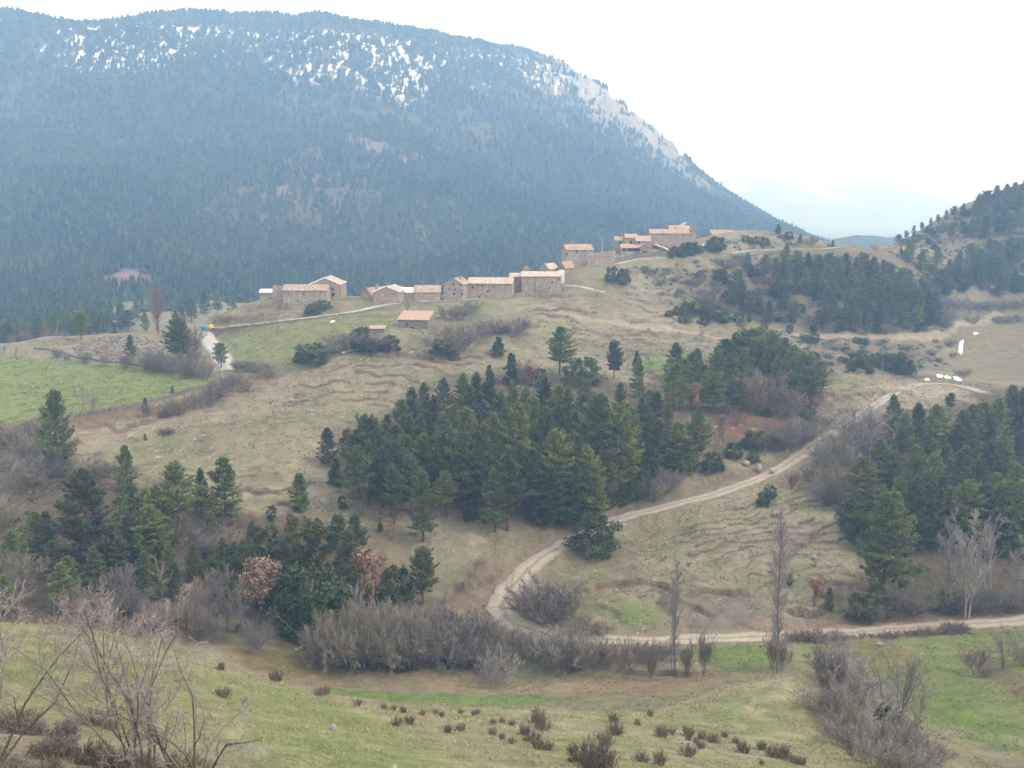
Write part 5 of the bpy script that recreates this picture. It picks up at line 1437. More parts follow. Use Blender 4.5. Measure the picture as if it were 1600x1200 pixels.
for x, yt, yb in [(1400,912,955),(1425,922,962),(1450,915,955),(1340,925,965),(1562,915,950),(1528,918,955),(1492,925,958),(1600,915,955),(1365,935,968)]:
    foot('bush', x, yt, yb, 'brown grey bare bush on the bank under the gully wood', 'bare bushes on the bank under the gully wood', 'bush', 1.2)
for x, yt, yb in [(1295,690,740),(1310,675,725),(1320,700,760),(1300,725,775),(1335,670,720),(1350,660,705),(1315,740,790),(1290,760,785),(1328,650,690),(1362,672,705),(1345,690,730)]:
    foot('bush', x, yt, yb, 'violet grey bare bush where the gully wood meets the track top', 'bare bushes at the track side of the gully wood', 'bush', 1.1)
foot('palebush',1346,630,672,'silver grey bare bush in the notch beside the pale cutting', None, 'bush', 1.2)
for x, yt, yb in [(1370,930,962),(1345,930,968),(1478,925,955),(1338,780,830),(1350,800,850)]:
    foot('box', x, yt, yb, 'dark evergreen bush under the edge of the gully wood', 'evergreen bushes at the gully wood edge', 'bush')

# --- the left wooded slope
GL, LL = 'pines of the left wooded slope', 'mid green pine on the wooded slope under the drove road'
foot('big',93,612,744,'large dark layered pine standing up against the green field', None, wide=.78, var=1)
foot('big',142,735,892,'very wide many layered pine in the middle of the left wooded slope', None, wide=1.0, var=2)
foot('pine',200,697,770,'slim bright pine in front of the bare bushes under the drove road', None, wide=1.1)
foot('tall',282,722,832,'open thin crowned pine with two visible stems on the left slope', None, wide=1.3, var=2)
foot('pine',315,733,800,'narrow pine between the thin crowned pine and the dense dark one', None, wide=.9)
foot('pine',354,716,815,'dense dark pine at the edge of the bare terraced slope', None, wide=1.35, var=0)
foot('pine',530,806,932,'tall double topped pine at the lower tip of the left wood', None, wide=1.15, var=2)
foot('pine',557,806,912,'paler pine growing against the double topped one', None, wide=.95, var=3)
foot('round',661,858,944,'round crowned pine on bare stems at the tip of the left wood', None, wide=.95, var=0)
for x, yt, yb in [(75,800,870),(150,855,925),(275,880,940),(22,830,900),(350,880,950),(190,840,905),(100,880,950),(330,800,850),(305,850,905),(445,845,900),(350,840,890),(395,815,860),(228,862,918),(266,852,915),(60,800,880),(85,845,905),(110,870,930),(240,790,880),(180,820,900),(10,900,960),(245,885,940)]:
    foot('pine', x, yt, yb, LL, GL, wide=1.25)
for x, yt, yb, L in [(222,770,850,'black green evergreen bush behind the slim bright pine'),(232,830,890,'black green evergreen bush lower down the left wood'),(375,850,900,'dark ivy covered bush between the bare stems of the left wood'),(440,880,935,'dark evergreen bush beside the tan oaks'),(330,870,905,'small dark evergreen uphill of the bare pale stems'),(490,880,985,'very dark tall evergreen in front of the double topped pine'),(520,905,960,'dark evergreen below the double topped pine'),(620,888,940,'dark leafy evergreen bush between rusty oak and round crowned pine'),(480,930,990,'lowest dark evergreen above the stream bank'),(460,900,955,'dark evergreen filling the gap under the tan oaks'),(255,760,800,'dark bush under the thin crowned pine')]:
    foot('box', x, yt, yb, L, None, 'bush', R6.uniform(.8,1.1))
for x, yt, yb, L in [(420,818,880,'yellow green bush at the upper rim of the left wood'),(474,808,885,'pointed yellow green juniper at the upper rim of the left wood'),(502,822,880,'small yellow green juniper next to the double topped pine'),(425,790,812,'low dark green bush on the terraces at the wood rim'),(500,955,1000,'yellow green bush at the lowest edge of the left wood'),(535,775,795,'small juniper among the stones of the bare slope'),(205,760,800,'yellow green bush under the slim bright pine')]:
    foot('olive', x, yt, yb, L, None, 'bush', 1.1)
foot('oak',403,868,950,'larger tan leaved oak, uphill one of the pair on the left slope', None, wide=1.1)
foot('oak',428,874,945,'smaller tan leaved oak beside the larger one on the left slope', None, wide=.95)
foot('oak',503,872,955,'narrow tan leaved oak in front of the dark evergreens', None, wide=.6)
foot('oak',589,855,950,'rust coloured narrow oak beside the pale grey bare tree', None, wide=.7)
foot('oak',455,802,840,'pinkish dry leaved oak at the rim of the terraced slope', None, wide=1.1)
foot('palet',572,908,992,'pale silver bare tree standing up from the stream thicket', None, wide=1.5)
GB, LB = 'bare bushes on the left wooded slope', 'brown grey bare bush among the pines of the left slope'
for x, yt, yb in [(20,650,700),(55,640,690),(35,700,770),(10,720,800),(60,740,810),(25,790,860),(0,760,830),(70,690,760),(155,705,745),(175,712,745),(140,715,750),(250,735,790),(235,725,770),(270,790,850),(210,800,860),(30,850,920),(0,850,910),(190,870,930),(330,800,850),(350,815,870),(300,900,960),(60,900,960),(120,905,955),(0,650,690),(45,670,720),(205,900,960),(250,925,985),(160,920,975),(90,930,975),(330,940,1000),(400,960,1015),(280,860,920),(320,820,870),(15,880,940)]:
    if (x + yb) % 3 == 0 and yb > 760: continue
    foot('bush', x, yt + (yb - yt) * .2, yb, LB, GB, 'bush', R6.uniform(.8,1.1))
for x, yt, yb in [(307,895,985),(335,880,985),(355,895,990),(320,905,990),(290,915,985),(380,905,995)]:
    foot('tree', x, yt, yb, 'grey many stemmed bare tree at the foot of the left slope', 'bare trees at the foot of the left slope', wide=.75)

# --- the thicket along the stream
GS, LS = 'bare bushes of the stream thicket', 'grey bare bush in the long thicket on the stream bank'
for k in range(46):
    x = 500 + (790 - 500) * (k + R6.random() * .8) / 46
    row = k % 3
    yb = (1046, 1034, 1018)[row] + R6.uniform(-5, 5); h = R6.uniform(58, 82) * (1 - .35 * sstep(700, 790, x))
    foot(R6.choice(['bush','bush','palebush']), x, yb - h, yb, LS, GS, 'bush', R6.uniform(.62,.85))
for x, yt, yb in [(545,940,1030),(600,950,1040),(650,945,1035),(690,955,1035),(720,960,1040),(640,970,1046),(515,960,1035),(575,950,1030)]:
    foot('tree', x, yt, yb, 'slender grey stem rising out of the stream thicket', 'slender stems in the stream thicket', wide=.55)
for x, yt, yb in [(590,1000,1030),(628,1012,1045),(560,1010,1035),(700,1010,1040)]:
    foot('box', x, yt, yb, 'dark green ivy bush in the foot of the stream thicket', 'ivy bushes in the stream thicket', 'bush')
for x, yt, yb, k in [(800,985,1035,'bush'),(820,985,1020,'bush'),(845,995,1030,'bush'),(775,1020,1070,'palebush'),(862,1005,1040,'bush'),(880,990,1048,'palebush'),(895,985,1048,'bush'),(910,1000,1045,'bush'),(935,1000,1035,'bush'),(950,1005,1040,'bush'),(1000,1000,1030,'bush'),(1015,1005,1035,'bush'),(1035,1000,1030,'bush')]:
    foot(k, x, yt, yb, 'grey brown bush between the lower road and the stream', 'bushes between lower road and stream', 'bush', 1.0)
foot('slim',891,965,1046,'pair of thin pale stems above the stream bushes', None, wide=1.6, var=1)
foot('redbush',978,995,1060,'reddish upright willow clump by the stream bank', None, 'bush', .8)
foot('redbush',1017,1020,1060,'smaller reddish willow clump by the stream bank', None, 'bush', .7)
foot('redbush',1100,985,1052,'upright willow clump on the stream side of the green flat', None, 'bush', .55)
foot('redbush',1072,1005,1056,'low bare bush at the foot of the slimmer poplar', None, 'bush', .7)
foot('redbush',1222,1000,1048,'brown willow clump around the foot of the tall poplar', None, 'bush', .9)
foot('redbush',1206,985,1045,'reddish bush behind the foot of the tall poplar', None, 'bush', .7)
foot('slim',1214,795,1052,'very tall slim bare poplar rising across the terraced bank', None, wide=1.1, var=0)
foot('slim',1207,870,1050,'thinner second stem beside the very tall poplar', None, wide=.5, var=1)
foot('slim',1054,872,1057,'slimmer bare poplar standing before the hairpin meadow', None, wide=1.1, var=0)
foot('slim',1049,905,1056,'low thin stem beside the slimmer poplar', None, wide=.6, var=1)
# hedge along the lower road
for k in range(20):
    x = 1235 + 14.0 * k
    yb = float(np.interp(x, [1230,1300,1400,1470,1520], [1000,1000,996,990,984])); h = R6.uniform(8, 17)
    foot(R6.choice(['bush','heath','redbush']), x, yb - h, yb, 'short brown bush in the hedge on the meadow side of the lower road', 'hedge bushes along the lower road', 'bush', R6.uniform(1.1,1.9))
foot('redbush',1524,1008,1052,'fan shaped bare bush on the low right meadow by the ditch', None, 'bush', 1.1)
foot('tree',1567,990,1046,'small bare orchard tree on the low right meadow', None, wide=1.2)
foot('tree',1586,985,1032,'second bare orchard tree, farther up the low right meadow', None, wide=1.4)
for x, yt, yb in [(1600,1010,1040),(1540,1040,1058)]:
    foot('bush', x, yt, yb, 'low bare bush along the ditch in the right meadow', 'ditch bushes in the right meadow', 'bush')

# --- the grey thicket in the near gully
for k, (x, yt, yb) in enumerate([(1290,1010,1065),(1310,1008,1062),(1330,1025,1075),(1300,1035,1080),(1325,1050,1110),(1275,1070,1110),(1300,1075,1130),(1340,1080,1140),(1365,1075,1140),(1320,1100,1155),(1350,1115,1170),(1380,1120,1185),(1400,1130,1195),(1365,1150,1205),(1410,1160,1215),(1430,1140,1200),(1440,1165,1215),(1385,1095,1150),(1340,1140,1190),(1415,1105,1165),(1310,1120,1165),(1395,1170,1220)]):
    foot('palebush' if k % 3 else 'bush', x, yt, yb, 'silver grey bare bush in the thicket filling the near gully', 'silver bushes in the near gully', 'bush', .85)
foot('box',1370,1100,1150,'dark evergreen bush half hidden in the silver thicket', None, 'bush', .8)
foot('box',1353,1095,1130,'smaller dark evergreen in the silver thicket', None, 'bush', .8)
foot('tree',1388,1010,1150,'tall many stemmed bare ash rising from the silver thicket', None, wide=.95, var=0)
foot('tree',1405,1025,1150,'second tall bare stem leaning from the silver thicket', None, wide=.6, var=2)
foot('tree',1441,1062,1145,'small slender bare tree at the meadow edge of the silver thicket', None, wide=1.05, var=1)
foot('bush',1466,1160,1195,'low bare bush in the ditch below the silver thicket', None, 'bush')

# --- heather on the near meadow
HE = [(841,1102,1132),(848,1118,1140),(960,1125,1148),(958,1112,1130),(945,1142,1165),(1016,1106,1120),(1035,1130,1152),(1049,1135,1148),(996,1122,1133),(1075,1130,1150),(1076,1145,1157),(1097,1140,1155),(1095,1155,1170),(1075,1160,1182),(1115,1143,1160),(1132,1140,1152),(1150,1150,1162),(1160,1155,1176),(1205,1162,1183),(1222,1160,1185),(1190,1155,1172),(1240,1176,1192),(1252,1180,1195),(1190,1188,1196),(930,1150,1198),(945,1165,1200),(920,1170,1200),(1003,1172,1190),(1030,1168,1195),(895,1158,1180),(892,1180,1192),(905,1170,1190),(785,1118,1130),(770,1120,1132),(800,1122,1134),(770,1135,1148),(785,1142,1156),(800,1150,1162),(820,1130,1148),(835,1140,1160),(840,1150,1170),(855,1155,1172),(825,1146,1160),(600,1098,1108),(615,1100,1110),(630,1104,1114),(660,1108,1118),(690,1110,1120),(680,1106,1116),(720,1107,1116),(745,1106,1116),(740,1110,1118),(700,1130,1145),(720,1128,1142),(640,1115,1132),(620,1118,1134),(560,1092,1102),(500,1072,1088),(508,1070,1085),(430,1045,1065),(345,1032,1048),(350,1070,1090),(1088,1150,1162)]
for x, yt, yb in HE:
    p, h = span(x, yt, yb)
    put('heath', p, max(h * .85, .4), 'dark brown heather shrub on the near meadow', 'heather shrubs on the near meadow', 'shrub', R6.uniform(.55,.85))
for k in range(34):
    x = R6.uniform(-30, 330) if k % 2 else R6.uniform(-30, 190); yb = R6.uniform(1125, 1235)
    if x > 190: yb = R6.uniform(1175, 1235)
    p = hit(x, yb, 20); put('heath', p, R6.uniform(.3, .62), 'brown heath clump around the feet of the thorn bushes', 'heath around the thorn bushes', 'shrub', R6.uniform(1, 1.7))

# --- hedges and trees round the left field
GF = 'bare bushes along the field wall'
for x, yt, yb in [(285,618,648),(272,622,650),(258,628,652),(305,610,640),(325,602,632),(345,590,620),(360,582,612),(375,580,608),(335,595,628),(228,630,650),(385,590,612)]:
    foot('bush', x, yt, yb, 'grey bare bush growing over the dry stone field wall', GF, 'bush', .85)
for x, yt, yb in [(90,543,560),(132,548,568),(165,552,572),(197,552,575),(228,550,578),(250,545,582),(272,550,585),(290,562,592),(312,558,590),(240,545,578),(105,552,565)]:
    foot('bush', x, yt, yb, 'violet grey bare bush along the far side of the green field', 'bare bushes along the far field edge', 'bush', .9)
for x, yt, yb in [(6,540,555),(24,542,557)]:
    foot('tree', x, yt, yb, 'small bare fruit tree at the far rim of the green field', 'fruit trees at the far field rim', wide=1.3)
foot('tree',127,590,646,'taller bare tree at the near wall of the green field', None, wide=.9, var=0)
foot('tree',145,605,648,'lower bare tree at the near wall of the green field', None, wide=.9, var=1)
foot('young',270,603,618,'tiny pine in the green field just above the wall', None)
foot('young',227,622,642,'tiny pine growing from the dry stone wall', None)
foot('young',227,677,688,'tiny pine alone on the pale drove slope', None)
foot('heath',257,668,678,'small dark shrub on the pale drove slope', None, 'shrub', 1.2)
foot('heath',263,669,678,'second small shrub on the pale drove slope', None, 'shrub', 1.2)
foot('round',127,486,530,'dark round pine on the knoll behind the green field', None, wide=1.3)
foot('round',200,484,518,'dark leaning pine on the knoll next to the brown poplar', None, wide=1.5)
foot('poplar',247,446,524,'brown feathery poplar standing behind the knoll', None, wide=1.1)
foot('pine',228,488,520,'slim pine partly hidden by the brown poplar', None)
foot('pine',205,524,560,'small pine in front of the rubble bank', None)
foot('round',281,498,568,'big dark green tree between the poplar and the concrete road', None, wide=1.15)
foot('pine',276,485,530,'dark pine behind the big dark green tree', None)
foot('round',346,536,575,'dark tree beside the bend of the concrete road', None, wide=1.2)
foot('tree',344,545,592,'bare tree in front of the dark tree at the road bend', None, wide=.9)
for x, yt, yb in [(298,520,560),(303,508,540),(300,540,572),(296,560,590),(322,568,595)]:
    foot('redbush', x, yt, yb, 'reddish bare bush between big dark tree and concrete road', 'bare bushes by the concrete road', 'bush', 1.3)
for x, yt, yb in [(385,560,580),(400,562,582),(415,565,585),(372,562,580),(420,572,590)]:
    foot('bush', x, yt, yb, 'grey bush at the low corner of the sloping field', 'bushes at the sloping field corner', 'bush', 1.3)
foot('bush',347,490,503,'dark thorn hedge on the bank beside the recycling bins', None, 'bush', 2.2)

# --- below the village
for x, yt, yb, k, L, w in [(489,538,566,'box','low wide dark evergreen clump on the hill brow below the field',2.0),(475,548,566,'box','smaller dark evergreen clump at the end of the hill brow',1.6),(564,512,545,'box','dark evergreen bush beside the little brick shed',1.0),(583,516,548,'bush','grey bush in front of the little brick shed',1.6),(580,530,550,'box','dark bush under the grey one near the little brick shed',1.7),(611,524,549,'box','round dark bush between barn and concrete steps',1.1),(530,516,552,'bush','bare grey bush above the concrete steps',1.2),(540,518,548,'tree','small bare tree above the concrete steps',1.0),(635,467,488,'tree','spreading broad leaved tree just behind the ruined barn',2.2),(505,469,484,'box','pair of dark bushes under the long barn, larger',1.6),(489,475,492,'box','pair of dark bushes under the long barn, smaller',1.3),(702,503,552,'bush','huge round purple grey bush beside the ruined barn',1.5),(722,505,548,'bush','second huge purple grey bush grown into the first',1.3),(690,530,555,'box','dark green base beside the huge purple bush',1.2),(750,500,525,'bush','purple grey bush farther along the hedge from the barn',2.0),(775,495,520,'bush','middle purple grey bush of the hedge past the barn',2.0),(805,495,525,'bush','end purple grey bush of the hedge past the barn',1.8),(710,548,563,'box','tiny evergreen at the foot of the huge purple bush',1.1),(700,475,500,'bush','grey bush on the bank under the tall gabled house',1.6),(735,470,490,'bush','grey bush below the road by the long house',1.6),(720,478,500,'bush','grey bush between the two village bank bushes',1.6),(650,495,505,'bush','thin grey bush against the barn end wall',1.5),(846,446,462,'tree','small pollarded bare tree before the big church side house',1.6),(934,442,465,'tree','lone bare tree where the white road meets the field track',1.2),(956,417,441,'box','dark bush on the slope below the retaining wall',.8),(975,420,444,'box','second dark bush on the slope below the retaining wall',.75)]:
    foot(k, x, yt, yb, L, None, 'tree' if k == 'tree' else 'bush', w)
for x, yt, yb in [(1072,380,400),(1055,385,400),(1090,383,396),(1120,370,392),(1112,375,393),(1065,390,402),(1048,394,403),(1080,378,395)]:
    foot('box', x, yt, yb, 'dark green bush around the upper houses', 'dark bushes around the upper houses', 'bush', 1.2)

# --- the wooded knoll between village and right hill
GK, LK = 'pines of the wooded knoll', 'dark pine on the wooded knoll below the crest road'
KP = [(1228,384,450),(1205,395,450)]
for x, yt, yb in [(1228,384,425),(1168,395,420),(1248,392,430),(1262,395,432),(1275,398,440),(1292,395,432),(1305,400,440),(1320,396,436),(1334,402,446),(1347,395,440),(1362,402,448),(1378,406,450),(1392,412,455),(1405,418,462),(1420,422,466),(1435,430,474),(1445,436,478),(1210,402,442),(1196,398,438),(1222,410,455),(1240,415,460),(1258,418,462),(1275,422,466),(1290,414,460),(1310,420,468),(1328,424,470),(1345,428,474),(1360,432,478),(1376,430,476),(1395,440,488),(1410,448,494),(1428,452,498),(1448,456,500),(1300,440,486),(1322,450,500),(1338,462,508),(1352,466,512),(1325,468,515),(1340,480,520),(1300,470,512),(1392,466,512),(1410,472,516),(1428,476,518),(1446,470,516),(1375,470,515),(1356,490,524),(1290,480,515),(1462,468,508),(1160,440,480),(1185,450,490),(1200,470,505),(1170,455,495),(1150,420,455),(1145,440,478),(1240,470,505),(1225,440,478)]:
    foot(R6.choice(['pine','pine','round','tall']), x + R6.uniform(-3,3), yt, yb, LK, GK, wide=R6.uniform(1.0,1.35))
for k in range(120):
    x = R6.uniform(1085, 1480); yb = R6.uniform(415 + abs(x - 1280) * .05, 524)
    if x < 1150 and yb > 500: continue
    kd = R6.choice(['box','bush','box','olive','redbush'])
    p = hit(x, yb, 300); put(kd, p, R6.uniform(2.0, 4.2), {'box':'dark evergreen bush scattered on the wooded knoll','olive':'yellowish evergreen bush scattered on the wooded knoll','bush':'grey bare bush scattered on the wooded knoll','redbush':'reddish bare bush scattered on the wooded knoll'}[kd], TONE[kd] + ' bushes on the wooded knoll', 'bush', R6.uniform(1,1.5))
for x, yt, yb in [(1090,470,490),(1075,472,492),(1105,478,498),(1120,480,502),(1060,478,492),(1130,488,505),(1070,490,505),(1100,495,508),(1045,485,495)]:
    foot('box', x, yt, yb, 'dark bush in the hedge line running down from the upper village', 'hedge bushes below the upper village', 'bush', 1.3)
for x in range(1010, 1130, 11):
    p = hit(x, 425 + (x - 1010) * .35 + R6.uniform(-14, 18), 300); put('bush', p, R6.uniform(2, 3.6), 'grey bare bush on the slope below the upper village', 'bare bushes below the upper village', 'bush', 1.5)
for x, yt, yb in [(1270,520,535),(1255,522,532)]:
    foot('box', x, yt, yb, 'round dark bush beside the path under the knoll', 'bushes beside the path under the knoll', 'bush', 1.2)
for x, yt, yb in [(1335,552,572),(1350,555,576),(1365,556,574),(1375,552,575),(1388,553,580),(1400,556,584),(1412,560,585),(1330,568,580),(1357,575,584)]:
    foot('box', x, yt, yb, 'dark evergreen in the row on the bank below the knoll', 'evergreens on the bank below the knoll', 'bush', 1.2)
for k in range(34):
    x = R6.uniform(1265, 1490); yb = R6.uniform(536, 572)
    p = hit(x, yb, 260); kd = R6.choice(['box','bush','bush'])
    put(kd, p, R6.uniform(1.5, 3.0), ('dark' if kd == 'box' else 'grey bare') + ' bush scattered on the bank between knoll and stream', TONE[kd] + ' bushes between knoll and stream', 'bush', 1.4)
for x, yt, yb in [(1500,465,485),(1515,470,486),(1530,470,486),(1548,468,484),(1565,470,484),(1580,466,482),(1595,466,482),(1520,490,506),(1560,492,504),(1590,490,503),(1485,460,490),(1475,480,510),(1540,472,485),(1574,492,504)]:
    foot('bush', x, yt, yb, 'grey bush in the hedges across the far right meadows', 'hedge bushes across the far right meadows', 'bush', 1.5)
foot('bush',1505,575,590,'grey bush beside the far stream', None, 'bush', 1.4)
foot('slim',1378,560,592,'thin pale stem standing by the far stream', None, wide=1.5, var=1)
for k in range(26):
    x = R6.uniform(1120, 1230); yb = R6.uniform(405, 495)
    kd = R6.choice(['box','bush','bush','juniper'])
    put(kd, hit(x, yb, 300), R6.uniform(2.2, 4.5), {'box':'dark evergreen bush','bush':'grey bare bush','juniper':'dark juniper'}[kd] + ' on the scrubby village end of the knoll', TONE[kd] + ' bushes on the village end of the knoll', 'bush', R6.uniform(1,1.5))
for x, yb in [(1455,440),(1470,455),(1482,430),(1495,445),(1510,430),(1525,445),(1440,425),(1478,470),(1465,415),(1500,415),(1545,450),(1420,410),(1560,462),(1585,458)]:
    put(R6.choice(['pine','round']), hit(x, yb, 380), R6.uniform(7, 11), 'dark pine low on the right hill above the meadows', 'low pines on the right hill', 'tree', 1.3)
# --- crest and right hill
for x, yt, yb, k, L in [(1216,350,366,'juniper','pointed dark pine on the crest above the village road'),(1165,368,378,'box','round dark bush on the crest slope near the last house'),(1178,370,382,'box','second round bush on the crest slope near the last house'),(1195,372,384,'box','small bush halfway along the crest slope'),(1232,362,374,'box','bush just past the pointed crest pine'),(1250,366,380,'juniper','small juniper in the middle of the bare crest'),(1270,368,382,'bush','grey bush on the falling end of the crest'),(1301,376,386,'juniper','last small juniper at the end of the crest road'),(1230,378,388,'juniper','pine tip breaking the line of the crest road')]:
    foot(k, x, yt, yb, L, None, 'bush', 1.2)
GT, LT = 'pines on the right hill', 'dark pine on the steep right hill'
for x, yt, yb in [(1600,280,318),(1585,285,320),(1570,288,325),(1555,290,328),(1540,298,332),(1528,304,338),(1590,300,345),(1572,308,348),(1556,312,350),(1540,318,352),(1524,322,356),(1595,325,365),(1578,330,368),(1560,335,370),(1540,338,372),(1520,338,370),(1505,318,340),(1490,322,340),(1478,328,344),(1465,335,350),(1454,340,354),(1440,347,360),(1428,352,364),(1505,345,372),(1485,350,376),(1590,370,412),(1575,372,410),(1560,380,418),(1545,372,408),(1530,388,422),(1515,380,414),(1550,400,440),(1580,405,442),(1570,420,452),(1535,418,450),(1595,430,455),(1560,398,430),(1416,360,370),(1404,366,376),(1610,290,330),(1620,330,370)]:
    foot(R6.choice(['pine','round','pine']), x, yt, yb, LT, GT, wide=R6.uniform(1.0,1.4))
for k in range(95):
    x = R6.uniform(1410, 1605); yb = R6.uniform(max(382, 520 - (x - 1400) * .9), 455)
    p = hit(x, yb, 380); kd = R6.choice(['box','bush','box','bush'])
    put(kd, p, R6.uniform(2, 4), ('dark evergreen' if kd == 'box' else 'grey bare') + ' bush scattered on the right hill', TONE[kd] + ' bushes on the right hill', 'bush', 1.4)
for k in range(26):
    x = 1402 + k * 5.2 + R6.uniform(-2, 2); yb = float(np.interp(x, [1400, 1440, 1480, 1530], [380, 366, 349, 318])) + R6.uniform(2, 10)
    kd = R6.choice(['box', 'bush', 'juniper', 'box'])
    put(kd, hit(x, yb, 380), R6.uniform(1.6, 3.4), ('dark juniper' if kd == 'juniper' else 'dark evergreen bush' if kd == 'box' else 'grey bare bush') + ' on the skyline', TONE[kd] + ' bushes on the hill skyline', 'bush', 1.4)
for k in range(14):
    x = R6.uniform(1400, 1470); yb = R6.uniform(372, 400)
    p = hit(x, yb, 380); put('box', p, R6.uniform(1.2, 2.4), 'low dark bush around the ruin on the right hill', 'low bushes around the hill ruin', 'bush', 1.4)

# --- trees of the valley floor behind the knoll, in front of the mountain wood
GV, LV = 'pines at the edge of the valley floor', 'dark pine at the foot of the mountain wood'
for x, d in [(15,395),(40,420),(60,405),(90,440),(10,440),(70,470),(110,460),(130,500),(30,480),(160,470),(190,480),(215,500),(300,500),(320,520),(340,545),(365,560),(285,490)]:
    p = stand(x, d); put(R6.choice(['pine','tall']), p, R6.uniform(10,13), LV, GV, wide=1.2)
for x, d in [(70,352),(80,360),(95,355),(40,350),(110,365),(150,370),(170,380),(20,360)]:
    put('redbush', stand(x, d), R6.uniform(4,6), 'tall grey bare tree behind the far rim of the field', 'bare trees behind the far field rim', 'tree', .9)

# ------------------------------------------------------------------ the two thorn bushes close to the viewer
def thorn(px, d, H, seed, spread, stems, label, lean=(0, 0)):
    p = stand(px, d)
    a, b, _ = make_woody(seed, stems, H, spread, .048, 3, .25, (6, 8), (22, 58), (.30, .52), m=M_twig, mt=M_thorn, curve=.40, twig=.0062, start=.22, baser=.5)
    root = bpy.data.objects.new('thorn_bush', None); COL.objects.link(root); root.location = p
    tag(root, label, 'bush'); link('stems', a, root); link('twigs', b, root)
thorn(220, 28.5, 6.3, 301, .42, 11, 'large bare thorn bush with many dark upright stems on the near slope')
thorn(-25, 29.0, 6.6, 302, .60, 10, 'bare thorn bush reaching in from the picture edge, nearer the heath')
thorn(295, 29.5, 4.2, 303, .55, 7, 'low bare thorn bush leaning out beside the large upright one')

# ------------------------------------------------------------------ forest of the mountain: one mass of small trees
def forest():
    r = np.random.default_rng(77)
    n = 54000
    cand_l = r.uniform(math.log(610), math.log(2500), n * 2); 
    keep = r.random(n * 2) < (np.exp(cand_l) / 2500) ** .55       # about even over the slope
    Y = np.exp(cand_l)[keep]; U = r.uniform(-.62, .40, len(Y)); X = U * Y
    ri = np.interp(Y, MY, np.arange(len(MY))); ci = np.interp(U, MU, np.arange(len(MU)))
    i = np.clip(ri.astype(int), 0, len(MY) - 2); j = np.clip(ci.astype(int), 0, len(MU) - 2); f = ri - i; g = ci - j
    z = (mZ[i, j] * (1 - g) + mZ[i, j + 1] * g) * (1 - f) + (mZ[i + 1, j] * (1 - g) + mZ[i + 1, j + 1] * g) * f
    B = bare.reshape(mX.shape)[np.round(ri).astype(int), np.clip(np.round(ci).astype(int), 0, len(MU) - 1)]
    m1f = fbm(X / 110, Y / 110, 4, 91)
    ok = (r.random(len(Y)) > B * 1.05) & (r.random(len(Y)) > .55 * sstep(.5, .7, m1f))
    gx, gy = mproj(X, Y, z)
    ok &= (gx > -60) & (gx < 1320) & (gy < 560) & ~((z < -61) & (Y < 640))
    ok &= ~((gx > 140) & (gx < 420) & (gy > 476))
    rm = np.maximum.accumulate(mZ / mY, axis=0)          # nothing planted on the far side of the crest
    ok &= (z + 13) / Y >= rm[np.round(ri).astype(int), np.clip(np.round(ci).astype(int), 0, len(MU) - 1)]
    X, Y, z = X[ok], Y[ok], z[ok]
    # the wood reaches down over the valley floor behind the green field
    r2 = np.random.default_rng(78); n2_ = 2600
    Y2 = r2.uniform(425, 640, n2_); px2 = r2.uniform(-120, 330, n2_); X2 = (px2 - 800) / F * Y2 * 1.005
    z2 = ground_z(X2, np.clip(Y2, 3, 655)); g2x, g2y = mproj(X2, Y2, z2)
    k2 = (g2x < 175 + (fbm(Y2 / 20, X2 / 20, 2, 5) - .5) * 60) | ((g2x > 225) & (g2x < 300) & (Y2 > 590))
    k2 &= ~((g2x > 140) & (g2x < 235) & (Y2 < 560) & (g2x > 175))
    X = np.concatenate([X, X2[k2]]); Y = np.concatenate([Y, Y2[k2]]); z = np.concatenate([z, z2[k2]]); n = len(X)
    V, tn = [], []
    H = r.uniform(5.5, 12.5, n) * np.where(Y > 1500, .9, 1); W = H * r.uniform(.17, .33, n)
    H *= np.where(z > 240, .75, 1)
    # each tree: four ragged tiers of pointed faces around a stem
    tint0 = np.clip(r.normal(.42, .24, n) + .9 * (fbm(X / 70, Y / 90, 3, 44) - .5), 0, 1); rnd = r.random(n) ** 1.5 * .9
    base = 0
    for tier, (zl, zh, rw) in enumerate([(.10, .50, 1.0), (.30, .70, .82), (.52, .88, .58), (.72, 1.04, .34)]):
        k = (6, 5, 4, 3)[tier]
        a0 = r.uniform(0, 6.28, n)
        for q in range(k):
            a = a0 + q * 6.283 / k + r.normal(0, .25, n); rr = W * (rw + rnd * (.30, .22, .30, .34)[tier] * (-.5 if tier == 0 else 1)) * r.uniform(.7, 1.3, n); da = 6.283 / k * .75
            zl_ = z + H * (zl + r.normal(0, .04, n)); zh_ = z + H * (zh - rnd * .10 * (tier == 3) + r.normal(0, .03, n))
            P = np.stack([np.stack([X + np.cos(a - da) * rr, Y + np.sin(a - da) * rr, zl_], 1), np.stack([X + np.cos(a + da) * rr, Y + np.sin(a + da) * rr, zl_ - H * .03], 1), np.stack([X + np.cos(a) * rr * .12, Y + np.sin(a) * rr * .12, zh_], 1)], 1)
            V.append(P.reshape(-1, 3)); tn.append(np.repeat(np.clip(tint0 + r.normal(0, .14, n), 0, 1), 3))
    V = np.concatenate(V); tn = np.concatenate(tn)
    me_ = np_mesh('mountain_forest', V, np.arange(len(V)).reshape(-1, 3), M_forest, False, attrs={'tint': tn})
    tag(link('mountain_forest', me_), 'dark pine forest covering the whole mountain side', 'forest', kind='stuff')
    print('forest trees', n, 'tris', len(V) // 3)
forest()
